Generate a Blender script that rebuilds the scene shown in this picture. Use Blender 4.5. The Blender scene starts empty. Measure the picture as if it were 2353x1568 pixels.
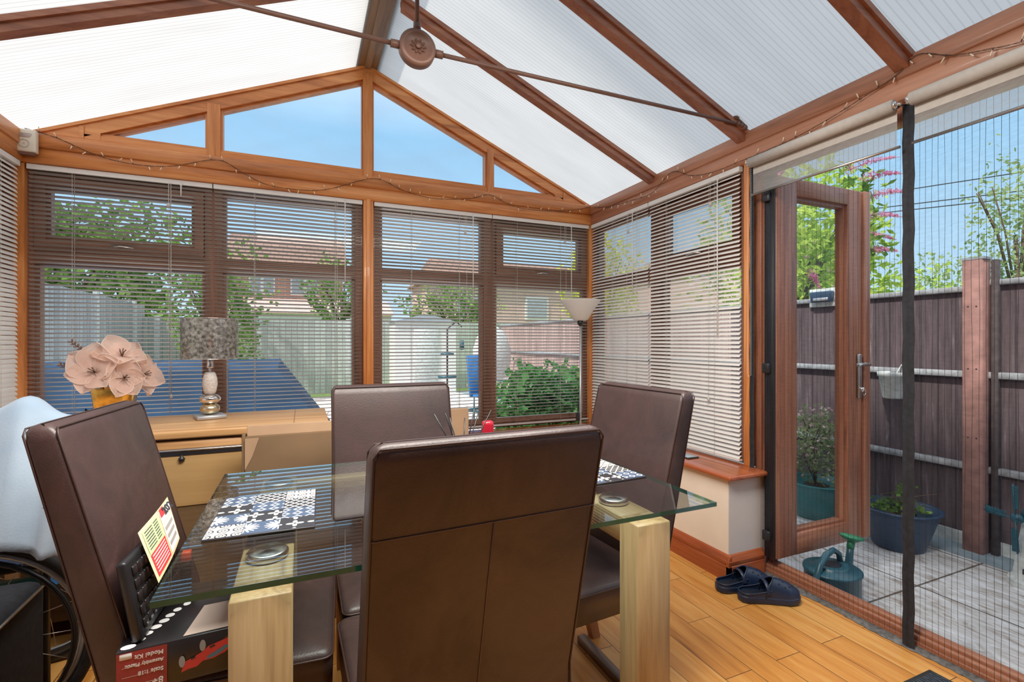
import bpy, bmesh, math, random
from mathutils import Vector, Matrix, Euler
R = math.radians
PI = math.pi
random.seed(7)
scn = bpy.context.scene
COL = scn.collection

# ------------------------------------------------------------------ materials
def new_mat(name):
    m = bpy.data.materials.new(name); m.use_nodes = True
    nt = m.node_tree; nt.nodes.clear()
    out = nt.nodes.new('ShaderNodeOutputMaterial')
    return m, nt, out

def N(nt, typ, **kw):
    n = nt.nodes.new(typ)
    for k, v in kw.items():
        if k.startswith('i_'):
            n.inputs[k[2:].replace('_', ' ')].default_value = v
        else:
            setattr(n, k, v)
    return n

def c4(c): return (c[0], c[1], c[2], 1.0)

def ramp(nt, fac, stops):
    r = nt.nodes.new('ShaderNodeValToRGB')
    el = r.color_ramp.elements
    while len(el) > 1: el.remove(el[-1])
    el[0].position = stops[0][0]; el[0].color = c4(stops[0][1])
    for p, c in stops[1:]:
        e = el.new(p); e.color = c4(c)
    nt.links.new(fac, r.inputs[0])
    return r.outputs[0]

def coords(nt, scale=(1, 1, 1), rot=(0, 0, 0), loc=(0, 0, 0)):
    t = nt.nodes.new('ShaderNodeTexCoord')
    mp = nt.nodes.new('ShaderNodeMapping')
    mp.inputs['Scale'].default_value = scale
    mp.inputs['Rotation'].default_value = rot
    mp.inputs['Location'].default_value = loc
    nt.links.new(t.outputs['Object'], mp.inputs[0])
    return mp.outputs[0]

def noise(nt, vec, scale=5, detail=3, rough=.5, dist=0):
    n = nt.nodes.new('ShaderNodeTexNoise')
    n.inputs['Scale'].default_value = scale; n.inputs['Detail'].default_value = detail
    n.inputs['Roughness'].default_value = rough; n.inputs['Distortion'].default_value = dist
    nt.links.new(vec, n.inputs['Vector'])
    return n.outputs[0]

def bsdf(nt, out, rough=.5, metal=0, spec=.5, coat=0, sheen=0):
    b = nt.nodes.new('ShaderNodeBsdfPrincipled')
    b.inputs['Roughness'].default_value = rough; b.inputs['Metallic'].default_value = metal
    b.inputs['Specular IOR Level'].default_value = spec
    b.inputs['Coat Weight'].default_value = coat
    b.inputs['Sheen Weight'].default_value = sheen
    nt.links.new(b.outputs[0], out.inputs[0])
    return b

def bump(nt, b, h, strength=.2, dist=.01):
    bp = nt.nodes.new('ShaderNodeBump'); bp.inputs['Strength'].default_value = strength
    bp.inputs['Distance'].default_value = dist
    nt.links.new(h, bp.inputs['Height']); nt.links.new(bp.outputs[0], b.inputs['Normal'])

def plain(name, c, rough=.5, metal=0, spec=.5, var=.12, vs=8, coat=0, emit=0):
    m, nt, out = new_mat(name)
    b = bsdf(nt, out, rough, metal, spec, coat)
    v = noise(nt, coords(nt), vs, 3)
    lo = tuple(x * (1 - var) for x in c); hi = tuple(min(1, x * (1 + var)) for x in c)
    nt.links.new(ramp(nt, v, [(.3, lo), (.7, hi)]), b.inputs['Base Color'])
    if emit:
        b.inputs['Emission Color'].default_value = c4(c); b.inputs['Emission Strength'].default_value = emit
    return m

def wood(name, dark, mid, light, axis='X', grain=14, rough=.4, stretch=.07, coat=.1, spec=.5):
    m, nt, out = new_mat(name)
    b = bsdf(nt, out, rough, coat=coat, spec=spec)
    s = {'X': (stretch, 1, 1), 'Y': (1, stretch, 1), 'Z': (1, 1, stretch)}[axis]
    v = coords(nt, s)
    n1 = noise(nt, v, grain, 5, .6, 1.2)
    n2 = noise(nt, v, grain * 7, 3, .6)
    mx = N(nt, 'ShaderNodeMath', operation='MULTIPLY_ADD')
    nt.links.new(n2, mx.inputs[0]); mx.inputs[1].default_value = .35
    nt.links.new(n1, mx.inputs[2])
    nt.links.new(ramp(nt, mx.outputs[0], [(.42, dark), (.62, mid), (.86, light)]), b.inputs['Base Color'])
    bump(nt, b, n2, .12, .002)
    return m

M = {}
FD, FM, FL = (.36, .11, .026), (.62, .21, .052), (.82, .35, .11)
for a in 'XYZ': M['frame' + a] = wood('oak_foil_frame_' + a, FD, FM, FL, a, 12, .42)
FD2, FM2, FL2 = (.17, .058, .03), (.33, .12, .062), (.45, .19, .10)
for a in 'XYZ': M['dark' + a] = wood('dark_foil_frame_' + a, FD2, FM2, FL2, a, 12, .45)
for a in 'XYZ': M['shade' + a] = wood('shaded_brown_foil_' + a, (.10, .042, .025), (.19, .08, .045), (.28, .13, .08), a, 12, .45)  # window frames: shade behind the blinds put into a darker foil colour
M['beamY'] = wood('brown_beam_foil', (.26, .10, .045), (.44, .185, .10), (.58, .28, .17), 'Y', 10, .45)
M['ridge'] = wood('ridge_foil', (.07, .04, .02), (.2, .12, .06), (.3, .2, .11), 'Y', 9, .45)
for a in 'XYZ': M['oak' + a] = wood('pale_oak_' + a, (.19, .12, .05), (.40, .27, .125), (.54, .39, .2), a, 16, .45, .05)
for a in 'XYZ': M['pine' + a] = wood('honey_wood_' + a, (.3, .13, .045), (.6, .31, .12), (.78, .47, .21), a, 8, .4, .06)
M['veneer'] = wood('beech_veneer', (.32, .18, .065), (.46, .27, .10), (.55, .34, .14), 'X', 5, .5, .05)
M['veneer_dark'] = wood('brown_board', (.09, .05, .02), (.15, .085, .035), (.2, .115, .05), 'X', 5, .6)
M['redwood'] = wood('mahogany_gloss', (.14, .025, .01), (.33, .07, .022), (.46, .13, .05), 'Y', 8, .25, coat=.5)
M['redwoodX'] = wood('mahogany_gloss_x', (.14, .025, .01), (.33, .07, .022), (.46, .13, .05), 'X', 8, .25, coat=.5)
M['chairleg'] = wood('reddish_chair_leg', (.16, .05, .02), (.33, .12, .045), (.46, .19, .08), 'Z', 10, .35)
M['plaster'] = plain('cream_plaster', (.86, .76, .63), .8, var=.03)
M['plaster_shade'] = plain('cream_plaster_shade_tone', (.6, .57, .56), .8, var=.03)  # greyer copy for the return face, shade put into its colour
M['white'] = plain('white_plastic', (.8, .79, .76), .35, var=.03)
M['offwhite'] = plain('offwhite_plastic', (.78, .74, .62), .45, var=.03)
M['black'] = plain('black_plastic', (.015, .015, .017), .35, var=.3)
M['blackcloth'] = plain('black_fabric', (.014, .015, .02), .85, var=.4, vs=60)
M['chrome'] = plain('chrome', (.8, .8, .8), .12, 1, var=.02)
M['steel'] = plain('brushed_steel', (.55, .53, .5), .3, 1, var=.1)
M['brownmetal'] = plain('brown_painted_metal', (.17, .085, .06), .4, var=.15)
M['cord'] = plain('cord', (.6, .57, .52), .7)
M['rubber'] = plain('rubber', (.02, .02, .02), .6, var=.3)
M['bluecloth'] = plain('blue_vinyl', (.02, .15, .42), .45, var=.2)
M['brownwire'] = plain('brown_wire', (.09, .04, .02), .6)
M['bulbtip'] = plain('fairy_bulb', (.95, .75, .55), .3)
M['gold'] = plain('hammered_gold', (.75, .42, .08), .25, .8, var=.4, vs=35)
M['stone'] = plain('speckled_stone', (.62, .56, .52), .55, var=.25, vs=160)
M['champagne'] = plain('champagne_metal', (.72, .62, .42), .28, 1, var=.05)
M['mirror'] = plain('polished_metal', (.85, .8, .74), .06, 1, var=.02)
M['card'] = plain('cardboard', (.18, .105, .05), .85, var=.12, vs=5)
M['cardlight'] = plain('cardboard_edge', (.46, .29, .17), .85, var=.1, vs=5)
M['paper'] = plain('paper', (.85, .82, .75), .7, var=.03)
M['kitblack'] = plain('printed_black_card', (.018, .015, .017), .3, var=.3)
M['kitred'] = plain('printed_red_card', (.30, .03, .04), .35, var=.25, vs=12)
M['kitpink'] = plain('paper_slip', (.72, .55, .47), .7, var=.03)
M['printred'] = plain('print_red', (.72, .05, .06), .4)
M['printwhite'] = plain('print_white', (.85, .85, .85), .4, var=.02)
M['printgrey'] = plain('print_grey', (.35, .4, .45), .4)
M['windowdark'] = plain('dark_window', (.12, .14, .16), .2)
M['printgreen'] = plain('print_green', (.5, .62, .32), .5)
M['printyellow'] = plain('print_yellow', (.82, .72, .4), .5)
M['printdark'] = plain('print_dark', (.03, .03, .04), .5)
M['printblue'] = plain('print_blue', (.08, .22, .35), .4)
M['orange'] = plain('orange_plastic', (.85, .09, .02), .35)
M['navyrubber'] = plain('navy_foam', (.010, .022, .055), .38, var=.2)
M['navydark'] = plain('navy_foam_dark', (.006, .009, .02), .6, var=.2)
M['tealdark'] = plain('dark_teal_plastic', (.015, .085, .12), .38, var=.2)
M['tealmid'] = plain('teal_plastic', (.02, .19, .2), .4, var=.2)
M['greenplastic'] = plain('green_plastic', (.02, .2, .1), .4, var=.15)
M['bluepot'] = plain('blue_black_plastic', (.022, .05, .10), .4, var=.25)
M['soil'] = plain('soil', (.04, .025, .015), .9, var=.5, vs=30)
M['battendark'] = plain('dark_batten', (.06, .045, .045), .85, var=.4, vs=20)
M['postpink'] = plain('red_oxide_post', (.30, .15, .125), .75, var=.25, vs=14)
M['whitewash'] = plain('weathered_white', (.6, .64, .62), .7, var=.2, vs=20)
M['candle'] = plain('red_wax', (.5, .01, .03), .25, var=.1, coat=.5)
M['tyre'] = plain('tyre', (.03, .03, .032), .7, var=.3, vs=40)
M['greenbottle'] = plain('mint_plastic', (.25, .65, .42), .4)
M['hemgrey'] = plain('grey_hem', (.11, .105, .10), .9, var=.5, vs=60)
M['silver'] = plain('silver_paint', (.5, .51, .53), .35, .6)
M['greyweb'] = plain('grey_webbing', (.35, .32, .3), .8)
M['wallbrown'] = plain('brown_brick_wall', (.13, .085, .07), .9, var=.2)
M['brick'] = None

def brickmat(name, c1, c2, mortar, scale, rot=(0, 0, 0), bw=.5, rh=.25, ms=.02):
    m, nt, out = new_mat(name)
    b = bsdf(nt, out, .85)
    v = coords(nt, (1, 1, 1), rot)
    br = nt.nodes.new('ShaderNodeTexBrick')
    br.inputs['Color1'].default_value = c4(c1); br.inputs['Color2'].default_value = c4(c2)
    br.inputs['Mortar'].default_value = c4(mortar); br.inputs['Scale'].default_value = scale
    br.inputs['Brick Width'].default_value = bw; br.inputs['Row Height'].default_value = rh
    br.inputs['Mortar Size'].default_value = ms
    nt.links.new(v, br.inputs['Vector'])
    nt.links.new(br.outputs[0], b.inputs['Base Color'])
    return m
M['brick'] = brickmat('red_brick', (.42, .15, .09), (.52, .22, .14), (.6, .5, .42), 4, (R(90), 0, 0), .9, .3, .03)
M['brickpale'] = brickmat('pink_brick', (.62, .38, .31), (.7, .45, .38), (.7, .6, .55), 4, (R(90), 0, 0), .9, .3, .03)
M['rooftile'] = brickmat('roof_tiles', (.26, .16, .12), (.33, .2, .15), (.14, .09, .07), 3, (R(90), 0, 0), .9, .6, .04)

def floor_mat():
    m, nt, out = new_mat('oak_floor_planks')
    b = bsdf(nt, out, .36, coat=.08)
    v = coords(nt, (1, 1, 1), (0, 0, R(90)), (0, .035, 0))
    br = nt.nodes.new('ShaderNodeTexBrick')
    br.inputs['Color1'].default_value = c4((0, 0, 0)); br.inputs['Color2'].default_value = c4((1, 1, 1))
    br.inputs['Mortar'].default_value = c4((.5, .5, .5)); br.inputs['Scale'].default_value = 1
    br.inputs['Brick Width'].default_value = .62; br.inputs['Row Height'].default_value = .125
    br.inputs['Mortar Size'].default_value = .0014; br.inputs['Bias'].default_value = 0
    nt.links.new(v, br.inputs['Vector'])
    g = coords(nt, (1, .09, 1))
    # offset grain per plank
    add = N(nt, 'ShaderNodeVectorMath', operation='ADD')
    sc = N(nt, 'ShaderNodeVectorMath', operation='SCALE'); sc.inputs['Scale'].default_value = 3
    nt.links.new(br.outputs[0], sc.inputs[0]); nt.links.new(sc.outputs[0], add.inputs[0]); nt.links.new(g, add.inputs[1])
    n1 = noise(nt, add.outputs[0], 14, 6, .6, 1.5)
    n3 = noise(nt, add.outputs[0], 90, 3, .6)
    n2 = noise(nt, coords(nt, (1, .5, 1)), 3.2, 2)
    s1 = N(nt, 'ShaderNodeMath', operation='MULTIPLY_ADD'); nt.links.new(br.outputs[0], s1.inputs[0])
    s1.inputs[1].default_value = .22; nt.links.new(n1, s1.inputs[2])
    s2 = N(nt, 'ShaderNodeMath', operation='MULTIPLY_ADD'); nt.links.new(n2, s2.inputs[0])
    s2.inputs[1].default_value = .25; nt.links.new(s1.outputs[0], s2.inputs[2])
    s3 = N(nt, 'ShaderNodeMath', operation='MULTIPLY_ADD'); nt.links.new(n3, s3.inputs[0])
    s3.inputs[1].default_value = .2; nt.links.new(s2.outputs[0], s3.inputs[2])
    col = ramp(nt, s3.outputs[0], [(.42, (.17, .045, .008)), (.62, (.46, .165, .026)), (.82, (.60, .25, .05)), (1, (.68, .34, .09))])
    mix = N(nt, 'ShaderNodeMixRGB'); mix.inputs[2].default_value = c4((.07, .03, .01))
    nt.links.new(col, mix.inputs[1]); nt.links.new(br.outputs[1], mix.inputs[0])
    nt.links.new(mix.outputs[0], b.inputs['Base Color'])
    bump(nt, b, n1, .08, .003)
    return m
M['floor'] = floor_mat()

def leather():
    m, nt, out = new_mat('brown_faux_leather')
    b = bsdf(nt, out, .42, spec=.6)
    n1 = noise(nt, coords(nt), 5, 5, .65, .6)
    n2 = noise(nt, coords(nt), 260, 2, .5)
    nt.links.new(ramp(nt, n1, [(.3, (.028, .0145, .0135)), (.6, (.064, .034, .032)), (.8, (.125, .066, .060))]), b.inputs['Base Color'])
    nt.links.new(ramp(nt, n1, [(.3, (.5, .5, .5)), (.8, (.33, .33, .33))]), b.inputs['Roughness'])
    bump(nt, b, n2, .25, .002)
    return m
M['leather'] = leather()
M['piping'] = plain('leather_piping', (.045, .02, .016), .4, var=.2)
M['seam'] = plain('seam_highlight', (.13, .075, .06), .5, var=.2)  # seam colour lightened to imitate a highlight along the piping

def thin_glass(name, tint=(1, 1, 1), refl=1.0, ior=1.5, haze=0.0):
    m, nt, out = new_mat(name)
    tr = N(nt, 'ShaderNodeBsdfTransparent'); tr.inputs[0].default_value = c4(tint)
    gl = N(nt, 'ShaderNodeBsdfGlossy'); gl.inputs['Roughness'].default_value = .01
    fr = N(nt, 'ShaderNodeFresnel'); fr.inputs[0].default_value = ior
    mu = N(nt, 'ShaderNodeMath', operation='MULTIPLY'); mu.inputs[1].default_value = refl
    nt.links.new(fr.outputs[0], mu.inputs[0])
    mx = N(nt, 'ShaderNodeMixShader')
    nt.links.new(mu.outputs[0], mx.inputs[0]); nt.links.new(tr.outputs[0], mx.inputs[1]); nt.links.new(gl.outputs[0], mx.inputs[2])
    last = mx
    if haze:
        df = N(nt, 'ShaderNodeBsdfDiffuse'); df.inputs[0].default_value = c4((.7, .8, .9))
        m2 = N(nt, 'ShaderNodeMixShader')
        n = noise(nt, coords(nt, (1, 1, 2)), 2.5, 3)
        mm = N(nt, 'ShaderNodeMath', operation='MULTIPLY'); mm.inputs[1].default_value = haze
        nt.links.new(n, mm.inputs[0]); nt.links.new(mm.outputs[0], m2.inputs[0])
        nt.links.new(mx.outputs[0], m2.inputs[1]); nt.links.new(df.outputs[0], m2.inputs[2]); last = m2
    nt.links.new(last.outputs[0], out.inputs[0])
    return m
M['glass'] = thin_glass('window_glass', (.97, .99, 1), .55, 1.45, 0)
M['gableglass'] = thin_glass('gable_glass', (.95, .98, 1), .55, 1.45, .3)  # pale blue diffuse layer painted on the gable pane as haze
M['tableglass'] = thin_glass('tabletop_glass', (.82, .92, .90), 2.3, 1.6)
M['glassedge'] = plain('green_glass_edge', (.0, .13, .09), .12, var=.4, vs=6, coat=1)

def poly_mat(name, sgn):
    m, nt, out = new_mat(name)
    v = coords(nt)
    sx = N(nt, 'ShaderNodeSeparateXYZ'); nt.links.new(v, sx.inputs[0])
    k = N(nt, 'ShaderNodeMath', operation='MULTIPLY'); k.inputs[1].default_value = 2 * PI / .024
    nt.links.new(sx.outputs[1], k.inputs[0])
    si = N(nt, 'ShaderNodeMath', operation='SINE'); nt.links.new(k.outputs[0], si.inputs[0])
    col = ramp(nt, si.outputs[0], [(0, (.60, .595, .585)), (.7, (.60, .595, .585)), (.97, (.50, .50, .50))])
    n = noise(nt, coords(nt, (.5, 2, .5)), 4, 3)
    mxc = N(nt, 'ShaderNodeMixRGB', blend_type='MULTIPLY'); mxc.inputs[0].default_value = 1
    nt.links.new(col, mxc.inputs[1]); nt.links.new(ramp(nt, n, [(.3, (.9, .9, .9)), (.7, (1, 1, 1))]), mxc.inputs[2])
    tl = N(nt, 'ShaderNodeBsdfTranslucent'); nt.links.new(mxc.outputs[0], tl.inputs[0])
    df = N(nt, 'ShaderNodeBsdfDiffuse'); nt.links.new(mxc.outputs[0], df.inputs[0])
    mx = N(nt, 'ShaderNodeMixShader'); mx.inputs[0].default_value = .72
    nt.links.new(df.outputs[0], mx.inputs[1]); nt.links.new(tl.outputs[0], mx.inputs[2])
    nt.links.new(mx.outputs[0], out.inputs[0])
    return m
M['poly'] = poly_mat('opal_polycarbonate', 1)

def sheer(name, c, alpha, trans=.5):
    m, nt, out = new_mat(name)
    tr = N(nt, 'ShaderNodeBsdfTransparent')
    df = N(nt, 'ShaderNodeBsdfDiffuse'); df.inputs[0].default_value = c4(c)
    tl = N(nt, 'ShaderNodeBsdfTranslucent'); tl.inputs[0].default_value = c4(c)
    n = noise(nt, coords(nt, (1, 1, 4)), 30, 3)
    rmp = ramp(nt, n, [(.3, tuple([max(0, alpha - .06)] * 3)), (.7, tuple([min(1, alpha + .06)] * 3))])
    a = N(nt, 'ShaderNodeMixShader'); a.inputs[0].default_value = trans
    nt.links.new(df.outputs[0], a.inputs[1]); nt.links.new(tl.outputs[0], a.inputs[2])
    b = N(nt, 'ShaderNodeMixShader'); nt.links.new(rmp, b.inputs[0])
    nt.links.new(tr.outputs[0], b.inputs[1]); nt.links.new(a.outputs[0], b.inputs[2])
    nt.links.new(b.outputs[0], out.inputs[0])
    return m
M['mesh'] = sheer('fly_screen_mesh', (.02, .025, .04), .14, .2)
M['screenfab'] = sheer('grey_screen_fabric', (.58, .56, .54), .62, .5)
M['rollerfab'] = plain('grey_roller_fabric', (.50, .47, .43), .8, var=.06, vs=50)
M['petal'] = sheer('blush_fabric_petal', (.92, .70, .60), .9, .5)
M['frost'] = sheer('frosted_glass', (.92, .9, .86), 1.1, .6)

def lampshade():
    m, nt, out = new_mat('silver_perforated_shade')
    v = nt.nodes.new('ShaderNodeTexVoronoi'); v.inputs['Scale'].default_value = 230
    v.feature = 'DISTANCE_TO_EDGE'
    nt.links.new(coords(nt), v.inputs['Vector'])
    n = noise(nt, coords(nt), 60, 2)
    r = ramp(nt, v.outputs['Distance'], [(.12, (1, 1, 1)), (.2, (.15, .15, .15))])
    b = N(nt, 'ShaderNodeBsdfPrincipled'); b.inputs['Metallic'].default_value = .6; b.inputs['Roughness'].default_value = .35
    nt.links.new(ramp(nt, n, [(.35, (.09, .085, .08)), (.65, (.5, .48, .44))]), b.inputs['Base Color'])
    tr = N(nt, 'ShaderNodeBsdfTransparent')
    mx = N(nt, 'ShaderNodeMixShader'); nt.links.new(r, mx.inputs[0])
    nt.links.new(tr.outputs[0], mx.inputs[1]); nt.links.new(b.outputs[0], mx.inputs[2])
    nt.links.new(mx.outputs[0], out.inputs[0])
    return m
M['shade'] = lampshade()

def leafmat(name, lo, hi, tr=.4):
    m, nt, out = new_mat(name)
    n = noise(nt, coords(nt), 2.2, 4)
    n2 = noise(nt, coords(nt), 22, 2)
    ad = N(nt, 'ShaderNodeMath', operation='MULTIPLY_ADD'); nt.links.new(n2, ad.inputs[0]); ad.inputs[1].default_value = .7
    nt.links.new(n, ad.inputs[2])
    col = ramp(nt, ad.outputs[0], [(.62, lo), (1.05, hi)])
    df = N(nt, 'ShaderNodeBsdfDiffuse'); tl = N(nt, 'ShaderNodeBsdfTranslucent')
    nt.links.new(col, df.inputs[0]); nt.links.new(col, tl.inputs[0])
    mx = N(nt, 'ShaderNodeMixShader'); mx.inputs[0].default_value = tr
    nt.links.new(df.outputs[0], mx.inputs[1]); nt.links.new(tl.outputs[0], mx.inputs[2])
    nt.links.new(mx.outputs[0], out.inputs[0])
    return m
M['leaf'] = leafmat('leaf_green', (.06, .15, .03), (.26, .42, .1))
M['leaflime'] = leafmat('leaf_lime', (.2, .34, .04), (.6, .74, .16))
M['leafdark'] = leafmat('leaf_dark', (.02, .09, .03), (.1, .28, .08))
M['leafyellow'] = leafmat('leaf_yellow', (.35, .42, .03), (.75, .78, .12))
M['leafsoft'] = leafmat('leaf_soft', (.18, .27, .12), (.42, .5, .25))
M['pinkflower'] = leafmat('pink_flower', (.62, .2, .38), (.9, .5, .66))
M['palepink'] = leafmat('pale_pink_flower', (.75, .42, .45), (.95, .75, .75))
M['bark'] = plain('bark', (.12, .08, .05), .9, var=.3, vs=20)
M['grass'] = plain('lawn_grass', (.3, .42, .12), .9, var=.3, vs=8)
M['tarp'] = plain('navy_cover', (.014, .045, .10), .8, spec=.2, var=.3, vs=3)

def fencemat(name, lo, hi, pitch, axis, worn=(.5, .5, .52)):
    m, nt, out = new_mat(name)
    b = bsdf(nt, out, .85)
    v = coords(nt)
    sx = N(nt, 'ShaderNodeSeparateXYZ'); nt.links.new(v, sx.inputs[0])
    k = N(nt, 'ShaderNodeMath', operation='MULTIPLY'); k.inputs[1].default_value = 1 / pitch
    nt.links.new(sx.outputs[axis], k.inputs[0])
    fr = N(nt, 'ShaderNodeMath', operation='FRACT'); nt.links.new(k.outputs[0], fr.inputs[0])
    fl = N(nt, 'ShaderNodeMath', operation='FLOOR'); nt.links.new(k.outputs[0], fl.inputs[0])
    wn = N(nt, 'ShaderNodeTexWhiteNoise', noise_dimensions='1D'); nt.links.new(fl.outputs[0], wn.inputs['W'])
    n = noise(nt, coords(nt, (4, 4, .35)), 7, 5, .7, .5)
    base = ramp(nt, n, [(.35, lo), (.62, hi), (.82, worn)])
    e = ramp(nt, fr.outputs[0], [(0, (.25, .25, .25)), (.06, (.35, .35, .35)), (.12, (1, 1, 1))])
    mx = N(nt, 'ShaderNodeMixRGB', blend_type='MULTIPLY'); mx.inputs[0].default_value = .8
    nt.links.new(base, mx.inputs[1]); nt.links.new(e, mx.inputs[2])
    t = ramp(nt, wn.outputs[0], [(0, (.72, .72, .72)), (1, (1.0, 1.0, 1.0))])
    m2 = N(nt, 'ShaderNodeMixRGB', blend_type='MULTIPLY'); m2.inputs[0].default_value = 1
    nt.links.new(mx.outputs[0], m2.inputs[1]); nt.links.new(t, m2.inputs[2])
    nt.links.new(m2.outputs[0], b.inputs['Base Color'])
    return m
M['fencedark'] = fencemat('dark_stained_fence', (.075, .050, .055), (.145, .105, .115), .095, 1, (.42, .38, .42))
M['fencesunlit'] = fencemat('sunlit_tone_fence', (.42, .27, .24), (.6, .42, .37), .095, 1, (.72, .6, .55))  # far bay: sunlight put into a paler board colour
M['fencegrey'] = fencemat('grey_side_fence', (.3, .34, .36), (.5, .55, .57), .14, 1, (.62, .66, .68))
M['fencepale'] = fencemat('pale_green_fence', (.42, .5, .44), (.62, .68, .6), .13, 0, (.8, .85, .8))
M['fencerail'] = plain('weathered_rail', (.3, .32, .34), .8, var=.3, vs=25)

def slabmat():
    m, nt, out = new_mat('riven_paving_slabs')
    b = bsdf(nt, out, .8)
    v = coords(nt, (1, 1, 1), (0, 0, 0), (.13, .37, 0))
    br = nt.nodes.new('ShaderNodeTexBrick')
    br.offset = 0
    br.inputs['Color1'].default_value = c4((.9, .9, .9)); br.inputs['Color2'].default_value = c4((1, 1, 1))
    br.inputs['Mortar'].default_value = c4((.2, .17, .14)); br.inputs['Scale'].default_value = 1
    br.inputs['Brick Width'].default_value = .62; br.inputs['Row Height'].default_value = .62
    br.inputs['Mortar Size'].default_value = .006
    nt.links.new(v, br.inputs['Vector'])
    n = noise(nt, coords(nt, (1.8, .5, 1)), 9, 6, .7, 1.5)
    col = ramp(nt, n, [(.34, (.30, .24, .19)), (.5, (.60, .59, .58)), (.68, (.82, .85, .88))])
    mx = N(nt, 'ShaderNodeMixRGB', blend_type='MULTIPLY'); mx.inputs[0].default_value = 1
    nt.links.new(col, mx.inputs[1]); nt.links.new(br.outputs[0], mx.inputs[2])
    nt.links.new(mx.outputs[0], b.inputs['Base Color'])
    bump(nt, b, n, .3, .01)
    return m
M['slab'] = slabmat()
M['edging'] = plain('blue_grey_edging', (.22, .28, .31), .8, var=.2)
M['paving'] = brickmat('block_paving', (.55, .46, .42), (.66, .58, .54), (.45, .4, .36), 5, (0, 0, 0), .9, .45, .03)

def blindmat():
    m, nt, out = new_mat('aluminium_slat')
    b = bsdf(nt, out, .27, metal=.25, spec=.8)
    b.inputs['Base Color'].default_value = c4((.6, .57, .54))
    return m
M['slat'] = blindmat()
M['slatlit'] = plain('lit_aluminium_slat', (.78, .75, .71), .42, var=.02)  # paler slat copy: light on the side blinds put into the colour

# small expression helper for the placemat patterns
class E_:
    def __init__(s, nt, sock): s.nt, s.s = nt, sock
    def _op(s, op, o=None, o2=None):
        n = s.nt.nodes.new('ShaderNodeMath'); n.operation = op
        for i, x in enumerate((s, o, o2)):
            if x is None: continue
            if isinstance(x, E_): s.nt.links.new(x.s, n.inputs[i])
            else: n.inputs[i].default_value = x
        return E_(s.nt, n.outputs[0])
    def __add__(s, o): return s._op('ADD', o)
    def __sub__(s, o): return s._op('SUBTRACT', o)
    def __mul__(s, o): return s._op('MULTIPLY', o)
    def gt(s, o): return s._op('GREATER_THAN', o)
    def lt(s, o): return s._op('LESS_THAN', o)
    def sin(s): return s._op('SINE')
    def cos(s): return s._op('COSINE')
    def abs(s): return s._op('ABSOLUTE')
    def fract(s): return s._op('FRACT')
    def sqrt(s): return s._op('SQRT')
    def at2(s, o): return s._op('ARCTAN2', o)

def patmat(name, kind, c1, c2, cell):
    m, nt, out = new_mat(name)
    b = bsdf(nt, out, .35, coat=.2)
    sx = nt.nodes.new('ShaderNodeSeparateXYZ')
    nt.links.new(coords(nt), sx.inputs[0])
    x = (E_(nt, sx.outputs[0]) * (1 / cell)).fract() - .5
    y = (E_(nt, sx.outputs[1]) * (1 / cell)).fract() - .5
    r = (x * x + y * y).sqrt()
    if kind == 'flower':
        a = y.at2(x)
        f = (r - ((a * 4).cos() * .14 + .28)).lt(0) * r.gt(.08)
    elif kind == 'ring':
        f = (r - .36).abs().gt(.05) * (r - .12).abs().gt(.04)
    elif kind == 'lattice':
        f = ((x.abs() + y.abs()) - .34).abs().lt(.09)
    elif kind == 'petal':
        a = y.at2(x)
        f = (r - (((a * 8).cos()).abs() * .34 + .1)).lt(0) * r.gt(.06)
    else:
        f = (x.abs() - y.abs()).abs().lt(.1) + r.lt(.13)
    mx = N(nt, 'ShaderNodeMixRGB'); nt.links.new(f.s, mx.inputs[0])
    mx.inputs[1].default_value = c4(c1); mx.inputs[2].default_value = c4(c2)
    nt.links.new(mx.outputs[0], b.inputs['Base Color'])
    return m
W_, K_, NV_ = (.82, .82, .8), (.03, .03, .035), (.07, .11, .19)
M['pat0'] = patmat('tile_flower', 'flower', K_, W_, .045)
M['pat1'] = patmat('tile_ring', 'ring', K_, W_, .03)
M['pat2'] = patmat('tile_lattice', 'lattice', NV_, W_, .028)
M['pat3'] = patmat('tile_petal', 'petal', NV_, W_, .07)
M['pat4'] = patmat('tile_cross', 'cross', K_, W_, .024)

def towelmat():
    m, nt, out = new_mat('pale_blue_towelling')
    b = bsdf(nt, out, .95, sheen=.3)
    n = noise(nt, coords(nt), 3, 3)
    n2 = noise(nt, coords(nt), 190, 2)
    nt.links.new(ramp(nt, n, [(.35, (.30, .42, .56)), (.65, (.5, .61, .72))]), b.inputs['Base Color'])
    bump(nt, b, n2, .3, .002)
    return m
M['towel'] = towelmat()
M['mat'] = plain('dark_ribbed_mat', (.035, .045, .06), .9, var=.6, vs=90)

def discmat():
    m, nt, out = new_mat('spun_metal_disc')
    b = bsdf(nt, out, .22, 1)
    b.inputs['Base Color'].default_value = c4((.72, .74, .76))
    b.inputs['Anisotropic'].default_value = .9
    tg = N(nt, 'ShaderNodeTangent', direction_type='RADIAL', axis='Z')
    nt.links.new(tg.outputs[0], b.inputs['Tangent'])
    return m
M['disc'] = discmat()

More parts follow.
